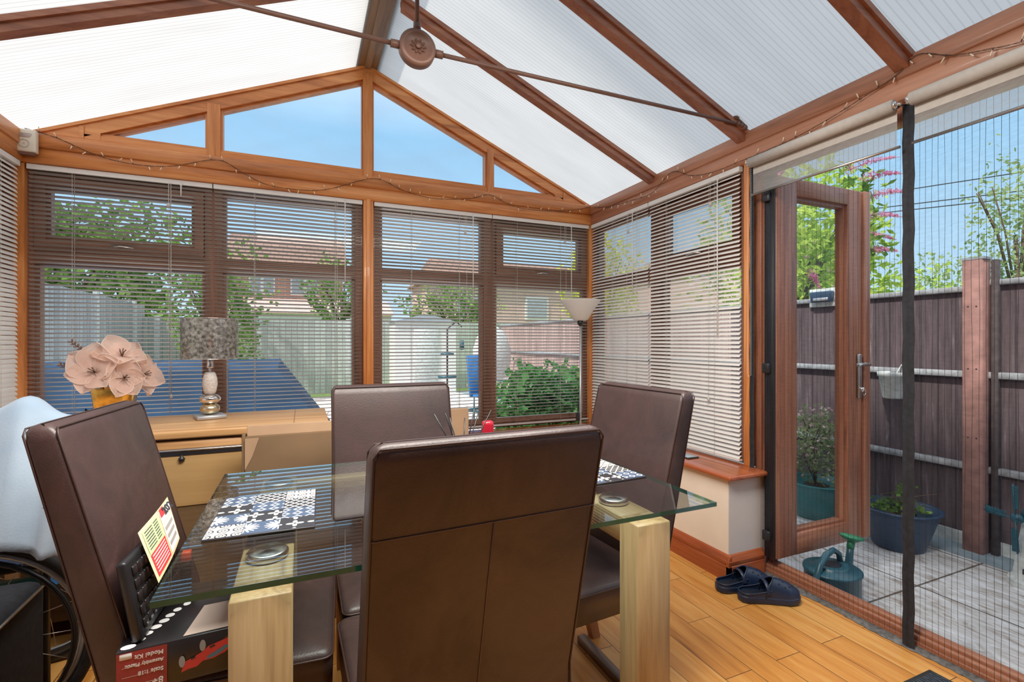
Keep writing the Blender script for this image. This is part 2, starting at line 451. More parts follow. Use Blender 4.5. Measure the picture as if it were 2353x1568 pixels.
# ------------------------------------------------------------------ mesh builder
class MB:
    def __init__(s): s.v = []; s.f = []; s.m = []; s.sm = []
    def add(s, vs, fs, mi=0, smooth=False, mat=None):
        o = len(s.v)
        for p in vs:
            p = Vector(p)
            s.v.append(tuple(mat @ p) if mat else tuple(p))
        for f in fs: s.f.append([i + o for i in f]); s.m.append(mi); s.sm.append(smooth)
        return s
    def box(s, a, b, mi=0, mat=None):
        x0, y0, z0 = a; x1, y1, z1 = b
        vs = [(x0, y0, z0), (x1, y0, z0), (x1, y1, z0), (x0, y1, z0), (x0, y0, z1), (x1, y0, z1), (x1, y1, z1), (x0, y1, z1)]
        return s.add(vs, [(0, 3, 2, 1), (4, 5, 6, 7), (0, 1, 5, 4), (1, 2, 6, 5), (2, 3, 7, 6), (3, 0, 4, 7)], mi, False, mat)
    def rbox(s, a, b, r=.005, seg=2, mi=0, mat=None, warp=None):
        bm = bmesh.new()
        x0, y0, z0 = a; x1, y1, z1 = b
        vs = [bm.verts.new(p) for p in [(x0, y0, z0), (x1, y0, z0), (x1, y1, z0), (x0, y1, z0), (x0, y0, z1), (x1, y0, z1), (x1, y1, z1), (x0, y1, z1)]]
        for f in [(0, 3, 2, 1), (4, 5, 6, 7), (0, 1, 5, 4), (1, 2, 6, 5), (2, 3, 7, 6), (3, 0, 4, 7)]: bm.faces.new([vs[i] for i in f])
        bmesh.ops.bevel(bm, geom=bm.edges[:], offset=r, segments=seg, profile=.5, affect='EDGES')
        bm.verts.index_update()
        V = [v.co.copy() for v in bm.verts]
        if warp: V = [Vector(warp(p)) for p in V]
        s.add(V, [[v.index for v in f.verts] for f in bm.faces], mi, True, mat)
        bm.free(); return s
    def tube(s, pts, r, n=8, mi=0, cap=True, smooth=True, closed=False):
        pts = [Vector(p) for p in pts]; rs = r if isinstance(r, (list, tuple)) else [r] * len(pts)
        vs = []; fs = []; k = len(pts); up = None
        for i, p in enumerate(pts):
            if closed: t = pts[(i + 1) % k] - pts[i - 1]
            else: t = pts[min(i + 1, k - 1)] - pts[max(i - 1, 0)]
            if t.length < 1e-9: t = Vector((0, 0, 1))
            t.normalize()
            if up is None:
                up = Vector((0, 0, 1)) if abs(t.z) < .9 else Vector((1, 0, 0))
            a = t.cross(up)
            if a.length < 1e-4: a = t.cross(Vector((0, 1, 0)))
            a.normalize(); bb = a.cross(t).normalized(); up = bb
            for j in range(n):
                w = 2 * PI * j / n
                vs.append(p + (a * math.cos(w) + bb * math.sin(w)) * rs[i])
        for i in range(k if closed else k - 1):
            i2 = (i + 1) % k
            for j in range(n):
                fs.append((i * n + j, i * n + (j + 1) % n, i2 * n + (j + 1) % n, i2 * n + j))
        if cap and not closed:
            fs.append(tuple(range(n))[::-1]); fs.append(tuple((k - 1) * n + j for j in range(n)))
        return s.add(vs, fs, mi, smooth)
    def lathe(s, prof, n=32, mi=0, c=(0, 0, 0), sx=1, sy=1, mat=None, smooth=True):
        vs = []; fs = []; k = len(prof)
        for (r, z) in prof:
            for j in range(n):
                w = 2 * PI * j / n
                vs.append((c[0] + r * sx * math.cos(w), c[1] + r * sy * math.sin(w), c[2] + z))
        for i in range(k - 1):
            for j in range(n):
                fs.append((i * n + j, i * n + (j + 1) % n, (i + 1) * n + (j + 1) % n, (i + 1) * n + j))
        if prof[0][0] > 1e-6: fs.append(tuple(range(n))[::-1])
        if prof[-1][0] > 1e-6: fs.append(tuple((k - 1) * n + j for j in range(n)))
        return s.add(vs, fs, mi, smooth, mat)
    def quad(s, a, b, c, d, mi=0, smooth=False): return s.add([a, b, c, d], [(0, 1, 2, 3)], mi, smooth)
    def prism(s, poly, d, mi=0, mat=None, smooth=False):
        n = len(poly); d = Vector(d)
        vs = [Vector(p) for p in poly] + [Vector(p) + d for p in poly]
        fs = [tuple(range(n))[::-1], tuple(range(n, 2 * n))] + [(i, (i + 1) % n, n + (i + 1) % n, n + i) for i in range(n)]
        return s.add(vs, fs, mi, smooth, mat)
    def build(s, name, mats, parent=None, loc=None, rot=None):
        me = bpy.data.meshes.new(name)
        me.from_pydata(s.v, [], s.f)
        for m in (mats if isinstance(mats, (list, tuple)) else [mats]):
            me.materials.append(M[m] if isinstance(m, str) else m)
        me.polygons.foreach_set('material_index', s.m)
        me.polygons.foreach_set('use_smooth', s.sm)
        bm = bmesh.new(); bm.from_mesh(me); bmesh.ops.recalc_face_normals(bm, faces=bm.faces[:]); bm.to_mesh(me); bm.free()
        me.update()
        o = bpy.data.objects.new(name, me); COL.objects.link(o)
        if parent: o.parent = parent
        if loc: o.location = loc
        if rot: o.rotation_euler = rot
        return o

def tag(o, label=None, cat=None, group=None, kind=None):
    if label: o['label'] = label
    if cat: o['category'] = cat
    if group: o['group'] = group
    if kind: o['kind'] = kind
    return o

def thing(name, label, cat, loc=(0, 0, 0), rz=0, group=None):
    o = bpy.data.objects.new(name, None); COL.objects.link(o)
    o.empty_display_size = .05
    o.location = loc; o.rotation_euler = (0, 0, rz)
    return tag(o, label, cat, group)

def struct(name, mb, mats, label=None, cat=None):
    o = mb.build(name, mats); o['kind'] = 'structure'
    if label: o['label'] = label
    if cat: o['category'] = cat
    return o

def copy_tree(o, parent=None):
    c = o.copy(); COL.objects.link(c)
    if parent: c.parent = parent
    for ch in list(o.children): copy_tree(ch, c)
    return c

def text(body, size, mat, parent, loc, rot, name='lettering', align='LEFT', bold=0):
    cu = bpy.data.curves.new(name, 'FONT'); cu.body = body; cu.size = size
    cu.align_x = align; cu.extrude = .0003; cu.offset = bold; cu.resolution_u = 3
    cu.materials.append(M[mat])
    tmp = bpy.data.objects.new('tmp', cu); COL.objects.link(tmp)
    bpy.context.view_layer.update()
    me = bpy.data.meshes.new_from_object(tmp.evaluated_get(bpy.context.evaluated_depsgraph_get()))
    bpy.data.objects.remove(tmp)
    o = bpy.data.objects.new(name, me); COL.objects.link(o); o.parent = parent
    if not me.materials: me.materials.append(M[mat])
    o.location = loc; o.rotation_euler = rot
    return o

# ------------------------------------------------------------------ camera
H = 1.17
cam = bpy.data.cameras.new('camera'); camo = bpy.data.objects.new('camera', cam); COL.objects.link(camo)
cam.sensor_width = 36; cam.lens = 36 * 1111 / 2353; cam.clip_start = .02; cam.clip_end = 300
YAW = math.atan(480.5 / 1111)
camo.location = (0, 0, H); camo.rotation_euler = (R(90), 0, -YAW)
scn.camera = camo

# ------------------------------------------------------------------ room shell
XL, XR, YB, YF = -1.36, 2.14, 3.33, -1.25
ZE0, ZE1 = 2.095, 2.25      # eaves beam
XC = .392
SL = .43                     # roof slope
struct('floor', MB().box((-1.5, YF - .1, -.1), (2.22, 3.42, 0)), 'floor')
struct('wall_back', MB().box((-1.46, 3.06, 0), (2.22, 3.42, .5)), 'plaster')
struct('wall_right', MB().box((1.9, 1.742, 0), (2.22, 3.06, .5)), 'plaster')
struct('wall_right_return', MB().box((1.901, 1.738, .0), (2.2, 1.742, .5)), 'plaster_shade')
struct('wall_left', MB().box((-1.46, -1.25, 0), (-1.14, 3.06, .5)), 'plaster')
b = MB().prism([(-1.5, YF - .2, -.1), (2.3, YF - .2, -.1), (2.3, YF - .2, 2.25), (XC, YF - .2, 3.1), (-1.5, YF - .2, 2.25)], (0, .2, 0))
struct('wall_front', b, 'wallbrown')
# skirting
sk = MB()
def skirt(mb, p0, p1, nrm):
    # moulded profile: plinth + bead
    p0 = Vector(p0); p1 = Vector(p1); n = Vector(nrm)
    prof = [(0, 0), (.018, 0), (.018, .075), (.014, .08), (.018, .088), (.02, .1), (.014, .112), (.008, .125), (0, .13)]
    vs = []; k = len(prof)
    for p in (p0, p1):
        for (d, z) in prof: vs.append(p + n * d + Vector((0, 0, z)))
    mb.add(vs, [(i, i + 1, k + i + 1, k + i) for i in range(k - 1)] + [tuple(range(k))[::-1], tuple(range(k, 2 * k))])
s1 = MB(); skirt(s1, (1.9, 1.72, 0), (1.9, 3.04, 0), (-1, 0, 0)); struct('baseboard_right', s1, 'redwood')
s2 = MB(); skirt(s2, (1.882, 1.738, 0), (2.125, 1.738, 0), (0, -1, 0)); struct('baseboard_return', s2, 'redwoodX')
s3 = MB(); skirt(s3, (-1.14, 3.06, 0), (1.9, 3.06, 0), (0, -1, 0)); struct('baseboard_back', s3, 'redwoodX')
# sills
sl = MB().rbox((1.865, 1.70, .497), (2.135, 3.06, .522), .01, 3); struct('trim_1', sl, 'redwood')
sl = MB().rbox((-1.1, 3.02, .497), (2.135, 3.34, .522), .01, 3); struct('trim_2', sl, 'redwoodX')
sl = MB().rbox((-1.42, -.9, .497), (-1.1, 3.34, .522), .01, 3); struct('trim_3', sl, 'redwood')

# eaves beams (stepped profile)
def beam(name, a, b, mats, step):
    mb = MB().rbox(a, b, .004, 1)
    mb.rbox(*step, .004, 1)
    return struct(name, mb, mats)
beam('trim_4', (-1.36, 3.285, ZE0), (2.16, 3.44, ZE1 - .06), 'frameX', ((-1.36, 3.275, ZE1 - .075), (2.16, 3.44, ZE1)))
beam('trim_5', (2.105, .2 - 1.4, ZE0), (2.25, 3.44, ZE1 - .06), 'beamY', ((2.095, -1.2, ZE1 - .075), (2.25, 3.44, ZE1)))
beam('trim_6', (-1.47, -1.2, ZE0), (-1.325, 3.44, ZE1 - .06), 'frameY', ((-1.47, -1.2, ZE1 - .075), (-1.315, 3.44, ZE1)))

# ridge beam, stepped underside
rb = MB().box((XC - .085, -1.2, 2.985), (XC + .085, 3.40, 3.06))
rb.box((XC - .06, -1.2, 2.972), (XC + .06, 3.33, 2.99)).box((XC - .02, -1.2, 2.962), (XC + .02, 3.33, 2.975))
struct('trim_7', rb, 'ridge')

def zr(x):  # underside of the roof sheet
    return ZE1 + .005 + SL * (2.10 - x) if x > XC else ZE1 + .005 + SL * (x + 1.316)

# polycarbonate sheets, one per bay and slope
YBARS = [2.545, 1.835, 1.10, .37, -.36]
edges = [3.40] + YBARS + [-1.25]
k = 1
for i in range(len(edges) - 1):
    y1, y0 = edges[i], edges[i + 1]
    for sgn in (1, -1):
        xe = 2.30 if sgn > 0 else -1.52
        xr = XC + .06 * sgn
        ze = zr(xe) + .012; zz = zr(xr) + .012
        mb = MB().prism([(xe, y0, ze), (xr, y0, zz), (xr, y0, zz + .02), (xe, y0, ze + .02)], (0, y1 - y0, 0))
        # a single thin opal skin
        mb = MB().quad((xe, y0, ze), (xr, y0, zz), (xr, y1, zz), (xe, y1, ze))
        o = mb.build('roof_panel', 'poly'); tag(o, kind='structure')
        k += 1
# glazing bars
def bar(name, y, sgn, w=.05, h=.055):
    xe = 2.11 if sgn > 0 else -1.33
    xr = XC + .08 * sgn
    mb = MB()
    for (ww, z0, z1) in ((w, -h, -.02), (w + .022, -.02, .0)):
        p = [(xe, y - ww / 2, zr(xe) + z0), (xr, y - ww / 2, zr(xr) + z0), (xr, y - ww / 2, zr(xr) + z1 + .005), (xe, y - ww / 2, zr(xe) + z1 + .005)]
        mb.prism(p, (0, ww, 0))
    # grooves along the cap
    o = mb.build(name, 'darkX'); tag(o, kind='structure'); return o
for y in YBARS:
    bar('roof_bar', y, 1); bar('roof_bar', y - (.11 if y > 2 else 0), -1)

# gable frame: rails, posts and glass
GY0, GY1 = 3.30, 3.37
def zg(x): return zr(x) - .002
g = MB()
zb = ZE1
# outer raking rails (two layers)
for sgn in (1, -1):
    xe = 2.10 if sgn > 0 else -1.316
    for (d0, d1, ya, yb_) in ((0, .018, GY0 - .012, GY1), (.018, .085, GY0, GY1), (.085, .10, GY0 + .02, GY1)):
        p = [(xe, ya, zg(xe) - d1), (XC, ya, zg(XC) - d1), (XC, ya, zg(XC) - d0), (xe, ya, zg(xe) - d0)]
        g.prism(p, (0, yb_ - ya, 0))
g.box((-1.2, GY0, zb), (2.0, GY1, zb + .035)); g.box((-1.2, GY0 + .012, zb + .03), (2.0, GY1, zb + .052))
struct('window_gable_frame', g, 'frameX')
gp = MB()
for (x0, x1) in ((-.525, -.435), (.355, .432), (1.22, 1.29)):
    t = min(zg(x0), zg(x1)) - .03
    gp.box((x0 + .012, GY0 - .004, zb), (x1 - .012, GY1, t)); gp.box((x0, GY0 + .015, zb), (x1, GY1, t))
# apex post continues, corner infill panels
gp.box((XC - .03, GY0 - .01, zb + .0), (XC + .03, GY1, zg(XC) - .06))
struct('window_gable_posts', gp, 'frameZ')
inf = MB()
for sgn, xe, xi in ((1, 2.10, 1.86), (-1, -1.316, -1.08)):
    inf.prism([(xe, GY0 - .001, zb + .001), (xi, GY0 - .001, zb + .001), (xi, GY0 - .001, zg(xi) - .02), (xe, GY0 - .001, zg(xe) - .005)], (0, .05, 0))
    inf.box((min(xi, xi + sgn * .02), GY0 - .006, zb + .001), (max(xi, xi + sgn * .02), GY1, zg(xi) - .03))
    xj = xi - sgn * .07
    inf.prism([(xi, GY0 - .002, zb + .001), (xj, GY0 - .002, zb + .001), (xj, GY0 - .002, zg(xj) - .085), (xi, GY0 - .002, zg(xi) - .085)], (0, .05, 0))
struct('window_gable_infill', inf, 'frameX')
gg = MB()
for (x0, x1) in ((-1.05, -.44), (-.525, .4), (.38, 1.29), (1.22, 1.85)):
    gg.add([(x0, 3.34, zb + .02), (x1, 3.34, zb + .02), (x1, 3.34, zg(x1) - .05), (x0, 3.34, zg(x0) - .05)], [(0, 1, 2, 3)])
struct('window_gable_glass', gg, 'gableglass')

# window frames in the back and side walls (local: u along wall, z up)
def frame_parts(mb, to, u0, u1, z0, z1, t=.05, d0=0, d1=.07, bead=.018):
    """rectangular ring from u0..u1; to(u, d, z) -> world"""
    def bx(a0, a1, b0, b1, e0, e1):
        p = [to(a0, e0, b0), to(a1, e0, b0), to(a1, e0, b1), to(a0, e0, b1), to(a0, e1, b0), to(a1, e1, b0), to(a1, e1, b1), to(a0, e1, b1)]
        mb.add(p, [(0, 1, 2, 3), (7, 6, 5, 4), (0, 4, 5, 1), (1, 5, 6, 2), (2, 6, 7, 3), (3, 7, 4, 0)])
    for (tt, e0) in ((t, d0), (t + bead, d0 + .02)):
        q = .0004 if tt > t else 0
        bx(u0 + q, u0 + tt, z0 + q, z1 - q, e0, d1 - q); bx(u1 - tt, u1 - q, z0 + q, z1 - q, e0, d1 - q)
        bx(u0 + tt, u1 - tt, z0 + q, z0 + tt, e0, d1 - q); bx(u0 + tt, u1 - tt, z1 - tt, z1 - q, e0, d1 - q)

backto = lambda u, d, z: (u, 3.335 + d, z)
rightto = lambda u, d, z: (2.145 + d, u, z)
leftto = lambda u, d, z: (-1.365 - d, u, z)
def window(n, to, u0, u1, opener):
    t = thing('window_%d' % n, None, None); t['kind'] = 'structure'
    m = MB()
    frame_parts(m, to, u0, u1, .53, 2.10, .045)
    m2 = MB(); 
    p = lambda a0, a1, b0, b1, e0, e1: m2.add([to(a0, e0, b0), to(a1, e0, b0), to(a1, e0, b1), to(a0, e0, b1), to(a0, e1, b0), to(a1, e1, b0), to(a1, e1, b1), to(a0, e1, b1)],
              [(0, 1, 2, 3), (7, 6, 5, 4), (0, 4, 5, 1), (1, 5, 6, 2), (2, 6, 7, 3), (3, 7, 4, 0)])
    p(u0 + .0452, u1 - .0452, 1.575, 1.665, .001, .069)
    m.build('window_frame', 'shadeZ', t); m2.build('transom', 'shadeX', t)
    if opener:
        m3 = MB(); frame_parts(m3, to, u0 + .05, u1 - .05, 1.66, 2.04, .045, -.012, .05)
        m3.build('vent_sash', 'shadeX', t)
        hm = MB(); uc = (u0 + u1) / 2
        pts = [to(uc - .05, -.03, 1.685), to(uc - .01, -.035, 1.69), to(uc + .05, -.03, 1.685)]
        hm.tube(pts, .005, 6); hm.tube([to(uc - .05, -.012, 1.685), to(uc - .05, -.03, 1.685)], .006, 6)
        hm.build('vent_handle', 'steel', t)
    gl = MB()
    for (a, b_) in ((.57, 1.60), (1.64, 2.07)):
        gl.add([to(u0 + .03, .045, a), to(u1 - .03, .045, a), to(u1 - .03, .045, b_), to(u0 + .03, .045, b_)], [(0, 1, 2, 3)])
    gl.build('pane', 'glass', t)
    return t
window(1, backto, -1.345, -.485, True)
window(2, backto, -.485, .362, False)
window(3, backto, .43, 1.262, False)
window(4, backto, 1.262, 2.135, True)
window(5, rightto, 2.565, 3.32, False)
window(6, rightto, 1.835, 2.565, True)
window(7, leftto, 2.20, 3.32, True)
window(8, leftto, 1.05, 2.20, True)
window(9, leftto, -.1, 1.05, True)
window(10, leftto, -1.2, -.1, True)
# posts
struct('trim_8', MB().rbox((.364, 3.29, .52), (.428, 3.42, 2.1), .006, 2).rbox((.382, 3.275, .52), (.41, 3.3, 2.1), .005, 2), 'frameZ')
struct('trim_9', MB().box((2.10, 3.30, .52), (2.22, 3.42, 2.1)), 'frameZ')
struct('trim_10', MB().box((-1.46, 3.30, .52), (-1.325, 3.42, 2.1)), 'frameZ')
struct('trim_11', MB().rbox((2.112, 1.80, .52), (2.22, 1.838, 2.1), .005, 2), 'frameZ')

# patio door frame
df = MB()
df.rbox((2.15, 1.735, 0), (2.23, 1.80, 2.1), .006, 2).rbox((2.135, 1.752, .0), (2.16, 1.785, 2.1), .004, 2)
df.box((2.165, 1.715, .05), (2.21, 1.74, 2.03))
door_post = df
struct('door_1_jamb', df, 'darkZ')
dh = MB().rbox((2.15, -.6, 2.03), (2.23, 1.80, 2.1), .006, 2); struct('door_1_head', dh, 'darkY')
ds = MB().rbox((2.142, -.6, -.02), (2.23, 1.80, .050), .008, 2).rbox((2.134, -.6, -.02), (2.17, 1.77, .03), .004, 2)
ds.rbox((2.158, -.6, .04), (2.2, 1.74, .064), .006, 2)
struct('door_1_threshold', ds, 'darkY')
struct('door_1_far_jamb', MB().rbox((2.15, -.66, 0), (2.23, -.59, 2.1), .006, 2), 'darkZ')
struct('wall_right_near', MB().box((2.1, -1.25, 0), (2.26, -.64, 2.1)), 'plaster')

# open door leaf
dl = thing('door_2', 'open brown woodgrain glazed patio door leaf swung out over the paving', 'door', (2.2, 1.66, .06)); dl['kind'] = 'structure'
LZ0, LZ1 = .035, 1.925
m = MB()
W0, W1 = -.07, .52
m.rbox((W0, -.0, LZ0), (W0 + .15, .068, LZ1), .006, 2)
m.rbox((W1 - .045, 0, LZ0), (W1 + .075, .068, LZ1), .006, 2)
m.rbox((W1 + .078, -.012, LZ0 + .005), (W1 + .125, .02, LZ1), .006, 2)
m.rbox((W1 + .079, .0005, LZ0 + .001), (W1 + .15, .0675, LZ1 - .001), .004, 2)
m.box((W0 + .13, .018, LZ0 + .05), (W0 + .165, .06, LZ1 - .05)); m.box((W1 - .058, .018, LZ0 + .05), (W1 - .03, .06, LZ1 - .05))
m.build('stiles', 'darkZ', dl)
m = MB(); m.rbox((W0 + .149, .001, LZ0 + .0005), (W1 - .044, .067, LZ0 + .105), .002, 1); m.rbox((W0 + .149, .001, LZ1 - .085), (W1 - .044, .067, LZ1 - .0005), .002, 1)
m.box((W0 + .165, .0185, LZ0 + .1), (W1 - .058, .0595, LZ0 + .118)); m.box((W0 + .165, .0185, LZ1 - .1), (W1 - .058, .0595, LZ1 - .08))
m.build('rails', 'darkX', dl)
m = MB().quad((W0 + .14, .04, LZ0 + .1), (W1 - .04, .04, LZ0 + .1), (W1 - .04, .04, LZ1 - .08), (W0 + .14, .04, LZ1 - .08))
m.build('door_pane', 'glass', dl)
m = MB().rbox((W0 - .012, .005, LZ0 + .002), (W0 + .004, .06, LZ1), .003, 1); m.build('hinge_edge', 'black', dl)
for z in (.12, .95, 1.8):
    m = MB().rbox((-.1, .02, z), (-.045, .06, z + .05), .006, 2).tube([(-.06, .012, z - .04), (-.06, .012, z + .1)], .012, 8)
    m.build('hinge', 'black', dl)
hd = MB().rbox((.545, -.014, .80), (.575, 0, 1.04), .006, 2)
hp = hd.build('handle_plate', 'steel', dl)
MB().tube([(.56, -.012, .985), (.56, -.045, .985), (.575, -.05, .985), (.50, -.052, .983), (.47, -.05, .985)], .009, 8).build('lever', 'steel', hp)
MB().tube([(.56, -.03, .85), (.56, -.012, .85)], .011, 10).tube([(.556 + .012 * math.cos(a), -.034, .835 + .016 * math.sin(a)) for a in [i * PI / 6 for i in range(12)]], .002, 5, closed=True).build('key', 'chrome', hp)

# ------------------------------------------------------------------ blinds
def blind(label, to, u0, u1, ztop, zbot, tilt, mat, wand, cords, group, pitch=.0234, w=.025, lift=0):
    """to(u, d, z): d>0 outwards. tilt>0 raises the room-side edge"""
    t = thing('venetian_blind', label, 'blind', to((u0 + u1) / 2, 0, zbot), 0, group)
    inv = Vector(t.location)
    P_ = lambda u, d, z: tuple(Vector(to(u, d, z)) - inv)
    # headrail
    def bx(mb, a0, a1, e0, e1, b0, b1):
        mb.add([P_(a0, e0, b0), P_(a1, e0, b0), P_(a1, e0, b1), P_(a0, e0, b1), P_(a0, e1, b0), P_(a1, e1, b0), P_(a1, e1, b1), P_(a0, e1, b1)],
               [(0, 1, 2, 3), (7, 6, 5, 4), (0, 4, 5, 1), (1, 5, 6, 2), (2, 6, 7, 3), (3, 7, 4, 0)])
    m = MB(); bx(m, u0, u1, -.014, .012, ztop - .026, ztop); m.build('headrail', 'white', t)
    m = MB(); z = ztop - .04; i = 0
    while z > zbot + .012:
        tl = tilt + random.uniform(-1.2, 1.2)
        c, s = math.cos(R(tl)), math.sin(R(tl))
        vs = []; 
        sag = random.uniform(-.0006, .0006)
        for u in (u0 + .003, u1 - .003):
            for q, cr in ((-.5, 0), (-.25, .0016), (0, .0022), (.25, .0016), (.5, 0)):
                d = q * w
                vs.append(P_(u, d * c + cr * s, z - d * s + cr * c + sag))
        m.add(vs, [(j, j + 1, j + 6, j + 5) for j in range(4)], 0, True)
        z -= pitch; i += 1
    m.build('slats', mat, t)
    m = MB(); bx(m, u0 + .002, u1 - .002, -.011, .011, zbot, zbot + .01); m.build('bottom_rail', mat, t)
    for u in cords:
        m = MB()
        for d in (-.0135, .0135): m.tube([P_(u, d, ztop - .02), P_(u, d, zbot)], .0008, 4)
        m.tube([P_(u + .006, -.0, ztop - .02), P_(u + .006, 0, zbot)], .0009, 4)
        m.build('ladder_cord', 'cord', t)
    uw, zl = wand
    m = MB(); m.tube([P_(uw, -.022, ztop - .03), P_(uw, -.022, zl)], .0032, 6); m.tube([P_(uw, -.012, ztop - .012), P_(uw, -.022, ztop - .035)], .006, 6)
    m.build('tilt_wand', 'white', t)
    uc = uw - .06 if uw > u0 + .2 else uw + .05
    m = MB(); m.tube([P_(uc, -.02, ztop - .02), P_(uc, -.022, ztop - .14)], .001, 4); m.tube([P_(uc + .012, -.02, ztop - .02), P_(uc + .014, -.022, zbot + .32)], .001, 4)
    m.lathe([(0, .012), (.006, .008), (.009, 0), (.006, -.01), (0, -.012)], 10, c=P_(uc, -.022, ztop - .15)).lathe([(0, .012), (.004, .01), (.008, -.01), (0, -.014)], 8, c=P_(uc + .014, -.022, zbot + .31))
    m.build('pull_cord', 'cord', t)
    return t
bto = lambda u, d, z: (u, 3.312 + d, z)
rto = lambda u, d, z: (2.122 + d, u, z)
lto = lambda u, d, z: (-1.342 - d, u, z)
ZT, ZBt = 2.092, .545
GB = 'venetian blinds across the back wall'
TB_ = 20
blind('grey venetian blind behind the flowers, leftmost of the back wall', bto, -1.315, -.488, ZT, ZBt, TB_, 'slat', (-.64, 2.0), (-1.13, -.70), GB)
blind('grey venetian blind behind the table lamp, left of the middle post', bto, -.482, .358, ZT, ZBt, TB_, 'slat', (.25, 1.55), (-.27, .19), GB)
blind('grey venetian blind right of the middle post, behind the reed sticks', bto, .434, 1.268, ZT, ZBt, TB_, 'slat', (1.12, 1.45), (.68, 1.02), GB)
blind('grey venetian blind behind the floor lamp, in front of the green bush', bto, 1.274, 2.095, ZT, ZBt, TB_, 'slat', (1.93, 1.45), (1.47, 1.84), GB)
GR = 'venetian blinds beside the patio door'
blind('narrow pale venetian blind on the side window, next to the back corner', rto, 2.60, 3.285, ZT, .53, -40, 'slatlit', (2.75, 1.5), (3.0, 2.72), GR)
blind('pale venetian blind beside the patio door, its saw-toothed end over the sill', rto, 1.862, 2.59, ZT, .535, -40, 'slatlit', (2.0, 1.2), (2.42, 2.03), GR)
GLf = 'venetian blinds along the left wall'
bl7 = blind('closed pale venetian blind at the far left edge, above the towel', lto, 2.22, 3.27, ZT, .55, -58, 'slatlit', (3.03, 1.55), (3.1, 2.4), GLf)
blind('closed pale venetian blind nearer the camera on the left wall', lto, 1.07, 2.18, ZT, .55, -58, 'slatlit', (2.05, 1.5), (1.9, 1.2), GLf)

# roller blinds over the door
def roller(label, y0, y1, zf, parent=None):
    yc = (y0 + y1) / 2
    t = thing('roller_blind', label, 'blind', (2.05, yc, 2.06), 0, 'roller blinds above the patio door')
    L = (y1 - y0) / 2
    m = MB().tube([(0, -L, 0), (0, L, 0)], .024, 20); m.build('roller', 'rollerfab', t)
    for s in (-1, 1):
        m = MB().tube([(0, s * L, 0), (0, s * (L + .012), 0)], .016, 12); m.tube([(0, s * (L + .012), 0), (.05, s * (L + .012), .01)], .006, 6)
        m.build('end_bracket', 'chrome', t)
    m = MB().quad((.022, -L, .0), (.022, L, 0), (.022, L, -.055), (.022, -L, -.055)); m.build('upper_fabric', 'rollerfab', t)
    m = MB().quad((.0225, -L, -.055), (.0225, L, -.055), (.0225, L, zf + .004), (.0225, -L, zf + .004)); m.build('sheer_fabric', 'screenfab', t)
    m = MB().tube([(.0225, -L - .008, zf), (.0225, L + .008, zf)], .006, 8); m.build('bottom_bar', 'steel', t)
    return t
ra = roller('grey roller blind above the open door leaf, left of the black screen strip', 1.105, 1.745, -.155)
roller('grey roller blind above the patio door, right of the black screen strip', .15, 1.048, -.155)
m = MB()
zc = 2.05
pts = [(2.06, 1.768, z / 100) for z in range(206, 100, -1)] + [(2.06, 1.762 + .0 * i, .995 - i * .002) for i in range(3)] + [(2.06, 1.748, z / 100) for z in range(100, 207)]
for i, p in enumerate(pts):
    if i % 1 == 0: m.lathe([(0, .0022), (.0022, 0), (0, -.0022)], 5, c=p)
m.tube([(2.06, 1.768, 2.06), (2.06, 1.768, 1.0), (2.06, 1.758, .99), (2.06, 1.748, 1.0), (2.06, 1.748, 2.06)], .0008, 4)
m2 = m; 
o = m.build('bead_chain', 'cord', ra); o.location = (-2.05, -(1.105 + 1.745) / 2, -2.06)

# magnetic fly screen
fs = thing('fly_screen', 'black mesh fly screen curtain hanging across the patio door opening', 'screen', (2.115, .6, 0))
def wig(y, z, s): return .0022 * math.sin(z * 9 + s * 1.7) * (.4 + .6 * math.sin(z * 2.3 + s))
for nm, ya, yb_ in (('mesh_panel', 1.105, 1.775), ('mesh_panel', .0, 1.07)):
    m = MB(); n = 12
    for i in range(n):
        a0 = ya + (yb_ - ya) * i / n; a1 = ya + (yb_ - ya) * (i + 1) / n
        x0 = .004 * math.sin(i * 1.1); x1 = .004 * math.sin((i + 1) * 1.1)
        m.add([(x0, a0 - .6, .02), (x1, a1 - .6, .02), (x1, a1 - .6, 2.06), (x0, a0 - .6, 2.06)], [(0, 1, 2, 3)], 0, True)
    mp = m.build(nm, 'mesh', fs)
    m = MB(); y = ya + .012; s = 0
    while y < yb_ - .005:
        pts = [(.001 + wig(y, z / 10., s) * .5, y - .6 + wig(y, z / 10., s + 3), z / 10.) for z in [.3 + 1.13 * q for q in range(19)]]
        m.tube(pts, .0006, 4, smooth=False); y += .0195 + random.uniform(-.0012, .0012); s += 1
    tag(m.build('mesh_threads', 'blackcloth', mp), kind='stuff')
def strip(nm, ya, yb_, x=-.004):
    m = MB(); K = 30; vs = []
    for i in range(K + 1):
        z = .01 + 2.06 * i / K
        j = .002 * math.sin(i * 2.1); bl = .004 * math.sin(i * .9)
        for (yy, dx) in ((ya + j, 0), ((ya + yb_) / 2 - .003 + j, -.006 + bl * .4), ((ya + yb_) / 2 + j, .0), ((ya + yb_) / 2 + .003 + j, -.006 - bl * .4), (yb_ + j, 0)):
            vs.append((x + dx, yy - .6, z))
    m.add(vs, [(i * 5 + q, i * 5 + q + 1, i * 5 + q + 6, i * 5 + q + 5) for i in range(K) for q in range(4)], 0, True)
    m.build(nm, 'blackcloth', fs)
strip('centre_strip', 1.068, 1.108); strip('edge_strip', 1.772, 1.80)
m = MB(); vs = []; K = 120
